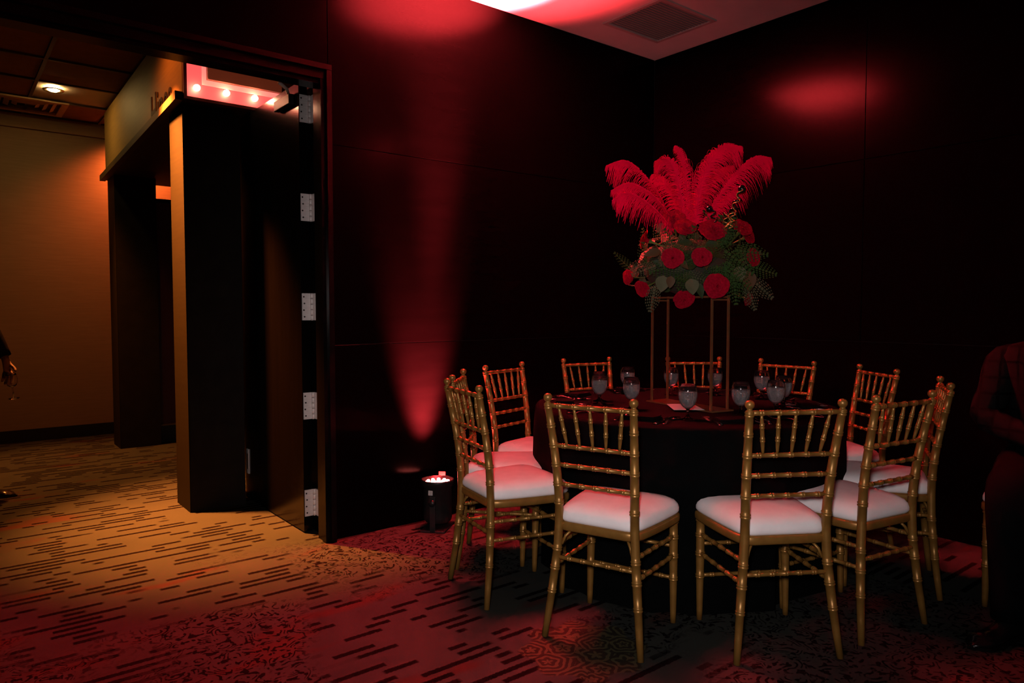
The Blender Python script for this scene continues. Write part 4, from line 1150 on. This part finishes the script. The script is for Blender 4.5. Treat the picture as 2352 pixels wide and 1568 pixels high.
def person(name, loc, yaw, label, J, jacket_mat, hands, trousers='trousers'):
    """J: joints in local coords (x forward, y left)"""
    root = empty(name, (loc[0], loc[1], 0), yaw, label, 'person')
    V = lambda k: Vector(J[k])
    order = ['pelvis', 'waist', 'chest', 'neckb', 'neck', 'skull']
    rad = {'pelvis': (.085, .085), 'waist': (.080, .080), 'chest': (.090, .090), 'neckb': (.055, .055), 'neck': (.052, .055), 'skull': (.06, .06)}
    nodes = []; idx = {}; edges = []
    def add(k, r, prev=None):
        idx[k] = len(nodes); nodes.append((*J[k], *(r if isinstance(r, tuple) else (r, r))))
        if prev: edges.append((idx[prev], idx[k]))
    pv = None
    for k in order: add(k, rad[k], pv); pv = k
    for s in 'LR':
        add('sh' + s, .045, 'chest'); add('el' + s, .036, 'sh' + s); add('wr' + s, .025, 'el' + s)
        add('hip' + s, .070, 'pelvis'); add('kn' + s, .050, 'hip' + s); add('an' + s, .036, 'kn' + s); 
    base = len(nodes)
    for s in 'LR':
        d, pn, th, curl = hands[s]
        hn, he = hand_nodes(V('wr' + s) + Vector(d).normalized() * .02, Vector(d).normalized(), Vector(pn).normalized(), Vector(th).normalized(), curl)
        b = len(nodes); nodes += hn; edges += [(a + b, c + b) for a, c in he]; edges.append((idx['wr' + s], b))
    m_body = skin_mesh('body', nodes, edges, None, None, 2)
    hv_, hf_, fw, lf = head_geo(V('head'), 0)
    bm = bmesh.new(); bm.from_mesh(m_body)
    vs_ = [bm.verts.new(p) for p in hv_]
    for q in hf_:
        try: bm.faces.new([vs_[i] for i in q])
        except ValueError: pass
    bm.to_mesh(m_body); bm.free()
    body = finish('body', m_body, M['skin'], root, True)
    a_, b_ = hair_geo(V('head'), fw, lf)
    hr = MB().add(a_, b_).build('hair', M['hair'], root, True)
    so = hr.modifiers.new('t', 'SOLIDIFY'); so.thickness = .008; so.offset = 1
    for s in (-1, 1):
        e = V('head') + fw * .088 + lf * s * .030 + Vector((0, 0, .004))
        MB().lathe([(.0125 * math.sin(PI * j / 8) + 1e-5, -.0125 * math.cos(PI * j / 8)) for j in range(9)], 12, e, cap=False).build('eye', M['eye'], root, True)
        MB().lathe([(.0001, .0128), (.0055, .0122), (.0060, .0105)], 12, e, axis='X').build('iris', M['iris'], root, True)
    mo = V('head') + Vector((.087, 0, -.056))
    MB().tube([mo + Vector((-.006, -.022, .001)), mo + Vector((.002, -.010, .0)), mo + Vector((.004, 0, -.001)), mo + Vector((.002, .010, .0)), mo + Vector((-.006, .022, .001))], [.002, .0048, .0052, .0048, .002], 8).build('mouth', M['lips'], root, True)
    def rings(mb, rr, n=28):
        v = []; f = []
        for c, rx, ry in rr:
            for i in range(n):
                a = 2 * PI * i / n
                v.append((c[0] + rx * math.cos(a), c[1] + ry * math.copysign(abs(math.sin(a)) ** .85, math.sin(a)), c[2]))
        for k in range(len(rr) - 1):
            for i in range(n):
                q = (i + 1) % n; f.append((k * n + i, k * n + q, (k + 1) * n + q, (k + 1) * n + i))
        f.append(tuple(range(n))[::-1]); f.append(tuple((len(rr) - 1) * n + i for i in range(n)))
        mb.add(v, f)
    def limb(mb, knots, n=16, m=14):
        kn = [(i, *p, r) for i, (p, r) in enumerate(knots)]
        smp = [catmull(kn, (len(kn) - 1) * k / m) for k in range(m + 1)]
        mb.tube([q[:3] for q in smp], [q[3] for q in smp], n)
    P, Wa, Ch, Nb = V('pelvis'), V('waist'), V('chest'), V('neckb')
    seated = bool(J.get('seated'))
    jk = MB()
    hem = P + Vector((.0, 0, -.02 if seated else -.13))
    shz = (V('shL') + V('shR')) / 2
    rings(jk, [(hem, .128, .180), (hem * .5 + P * .5 + Vector((0, 0, .02)), .130, .178), (Wa, .122, .164), (Wa * .5 + Ch * .5, .132, .180), (Ch, .138, .196), (shz + Vector((0, 0, -.01)), .122, .205), (shz + Vector((0, 0, .035)), .098, .172), (Nb + Vector((0, 0, -.012)), .072, .098), (Nb + Vector((.004, 0, .022)), .060, .068)])
    for s in 'LR':
        a, e, w_ = V('sh' + s), V('el' + s), V('wr' + s)
        inn = a + (shz - a) * .34 + Vector((0, 0, -.010)); a = a + Vector((0, 0, -.045)) + (shz - a) * .06
        limb(jk, [(inn, .052), (a, .072), (a * .5 + e * .5, .064), (e, .057), (e * .45 + w_ * .55, .050), (e + (w_ - e) * .96, .043)])
    jk.build('jacket', jacket_mat, root, True)
    tr_ = MB()
    rings(tr_, [(P + Vector((0, 0, -.10)), .100, .150), (P + Vector((0, 0, -.05)), .122, .172), (P, .120, .170), (P + Vector((0, 0, .08)), .112, .155)])
    for s in 'LR':
        h, k_, an = V('hip' + s), V('kn' + s), V('an' + s)
        up = h + (P - h) * .3
        limb(tr_, [(up, .095), (h, .098), (h * .5 + k_ * .5, .088), (k_, .074), (k_ * .5 + an * .5, .068), (an + Vector((-.005, 0, -.02)), .062)], m=18)
    tr_.build('trousers', M[trousers], root, True)
    for s in 'LR':
        h = V('an' + s); td = J.get('toe' + s, (1, 0))
        hl = Vector((h.x, h.y, 0)) - Vector((*td, 0)).normalized() * .065
        shoe('shoe', td, (hl.x, hl.y, 0.0), root)
    # collar and shirt front
    MB().lathe([(.064, -.012), (.062, .008), (.057, .022), (.053, .022), (.054, -.012)], 20, V('neckb') + Vector((.008, 0, .035)), cap=False).build('shirt_collar', M['shirt'], root, True)
    return root
# standing person at the left edge of the doorway, facing right along the hallway
J1 = dict(pelvis=(0, 0, .96), waist=(.0, 0, 1.12), chest=(.0, 0, 1.36), neckb=(.0, 0, 1.50), neck=(.012, 0, 1.56), skull=(.018, 0, 1.62), head=(.028, 0, 1.70),
          shL=(0, .20, 1.43), elL=(-.05, .26, 1.14), wrL=(.06, .27, .90), shR=(0, -.20, 1.43), elR=(-.045, -.265, 1.14), wrR=(.115, -.285, .900),
          hipL=(0, .095, .90), knL=(.02, .10, .50), anL=(.0, .10, .085), hipR=(0, -.095, .90), knR=(.03, -.105, .50), anR=(.02, -.11, .085))
pyaw = math.radians(-38.6)
person('person', (.125, 5.73), pyaw, 'person in a black suit at the left edge holding an empty wine glass', J1, M['suit'],
       {'L': ((.15, 0, -1), (0, -1, 0), (1, 0, 0), .25), 'R': ((.62, .05, -.75), (-.15, .55, -.5), (.6, .6, .2), .55)})
# wine glass hanging from that hand
wg = empty('wine_glass', (0, 0, 0), 0, 'empty wine glass held by the person at the left edge', 'glass')
cw, sw = math.cos(pyaw), math.sin(pyaw)
hx_, hy_, hz_ = .118, .262, .792
wg.location = (.125 + hx_ * cw - hy_ * sw, 5.73 + hx_ * sw + hy_ * cw, hz_ - .165); wg.rotation_euler = (math.radians(8), math.radians(-6), 0)
MB().lathe([(.0005, 0), (.032, 0), (.033, .0015), (.012, .005), (.0045, .012), (.0038, .07), (.006, .078), (.0005, .0785)], 24).build('stem', M['glass'], wg, True)
MB().lathe([(.0005, .0785), (.012, .080), (.026, .092), (.034, .112), (.036, .132), (.033, .160), (.030, .172), (.0293, .172), (.0322, .160), (.035, .132), (.033, .112), (.0252, .093), (.0005, .081)], 28).build('bowl', M['glass'], wg, True)
# seated person at the right edge
J2 = dict(seated=1, pelvis=(-.06, 0, .585), waist=(-.075, 0, .74), chest=(-.05, 0, .96), neckb=(-.03, 0, 1.11), neck=(-.01, 0, 1.17), skull=(.0, 0, 1.23), head=(.012, 0, 1.31),
          shL=(-.05, .19, 1.04), elL=(-.02, .25, .77), wrL=(.19, .15, .67), shR=(-.03, -.195, 1.045), elR=(.055, -.225, .775), wrR=(.20, .02, .70),
          hipL=(-.01, .10, .575), knL=(.38, .13, .53), anL=(.40, .13, .09), hipR=(-.01, -.10, .575), knR=(.37, -.07, .53), anR=(.405, -.045, .09), toeR=(.93, -.30), toeL=(1, .15))
person('person', (3.50, .88), math.radians(184), 'person in a dark plaid jacket seated at the right edge', J2, M['plaid'],
       {'L': ((.6, -.5, -.1), (.2, 0, -1), (.3, -.7, .3), .3), 'R': ((.7, .45, -.12), (.2, 0, -1), (.3, .7, .3), .3)})
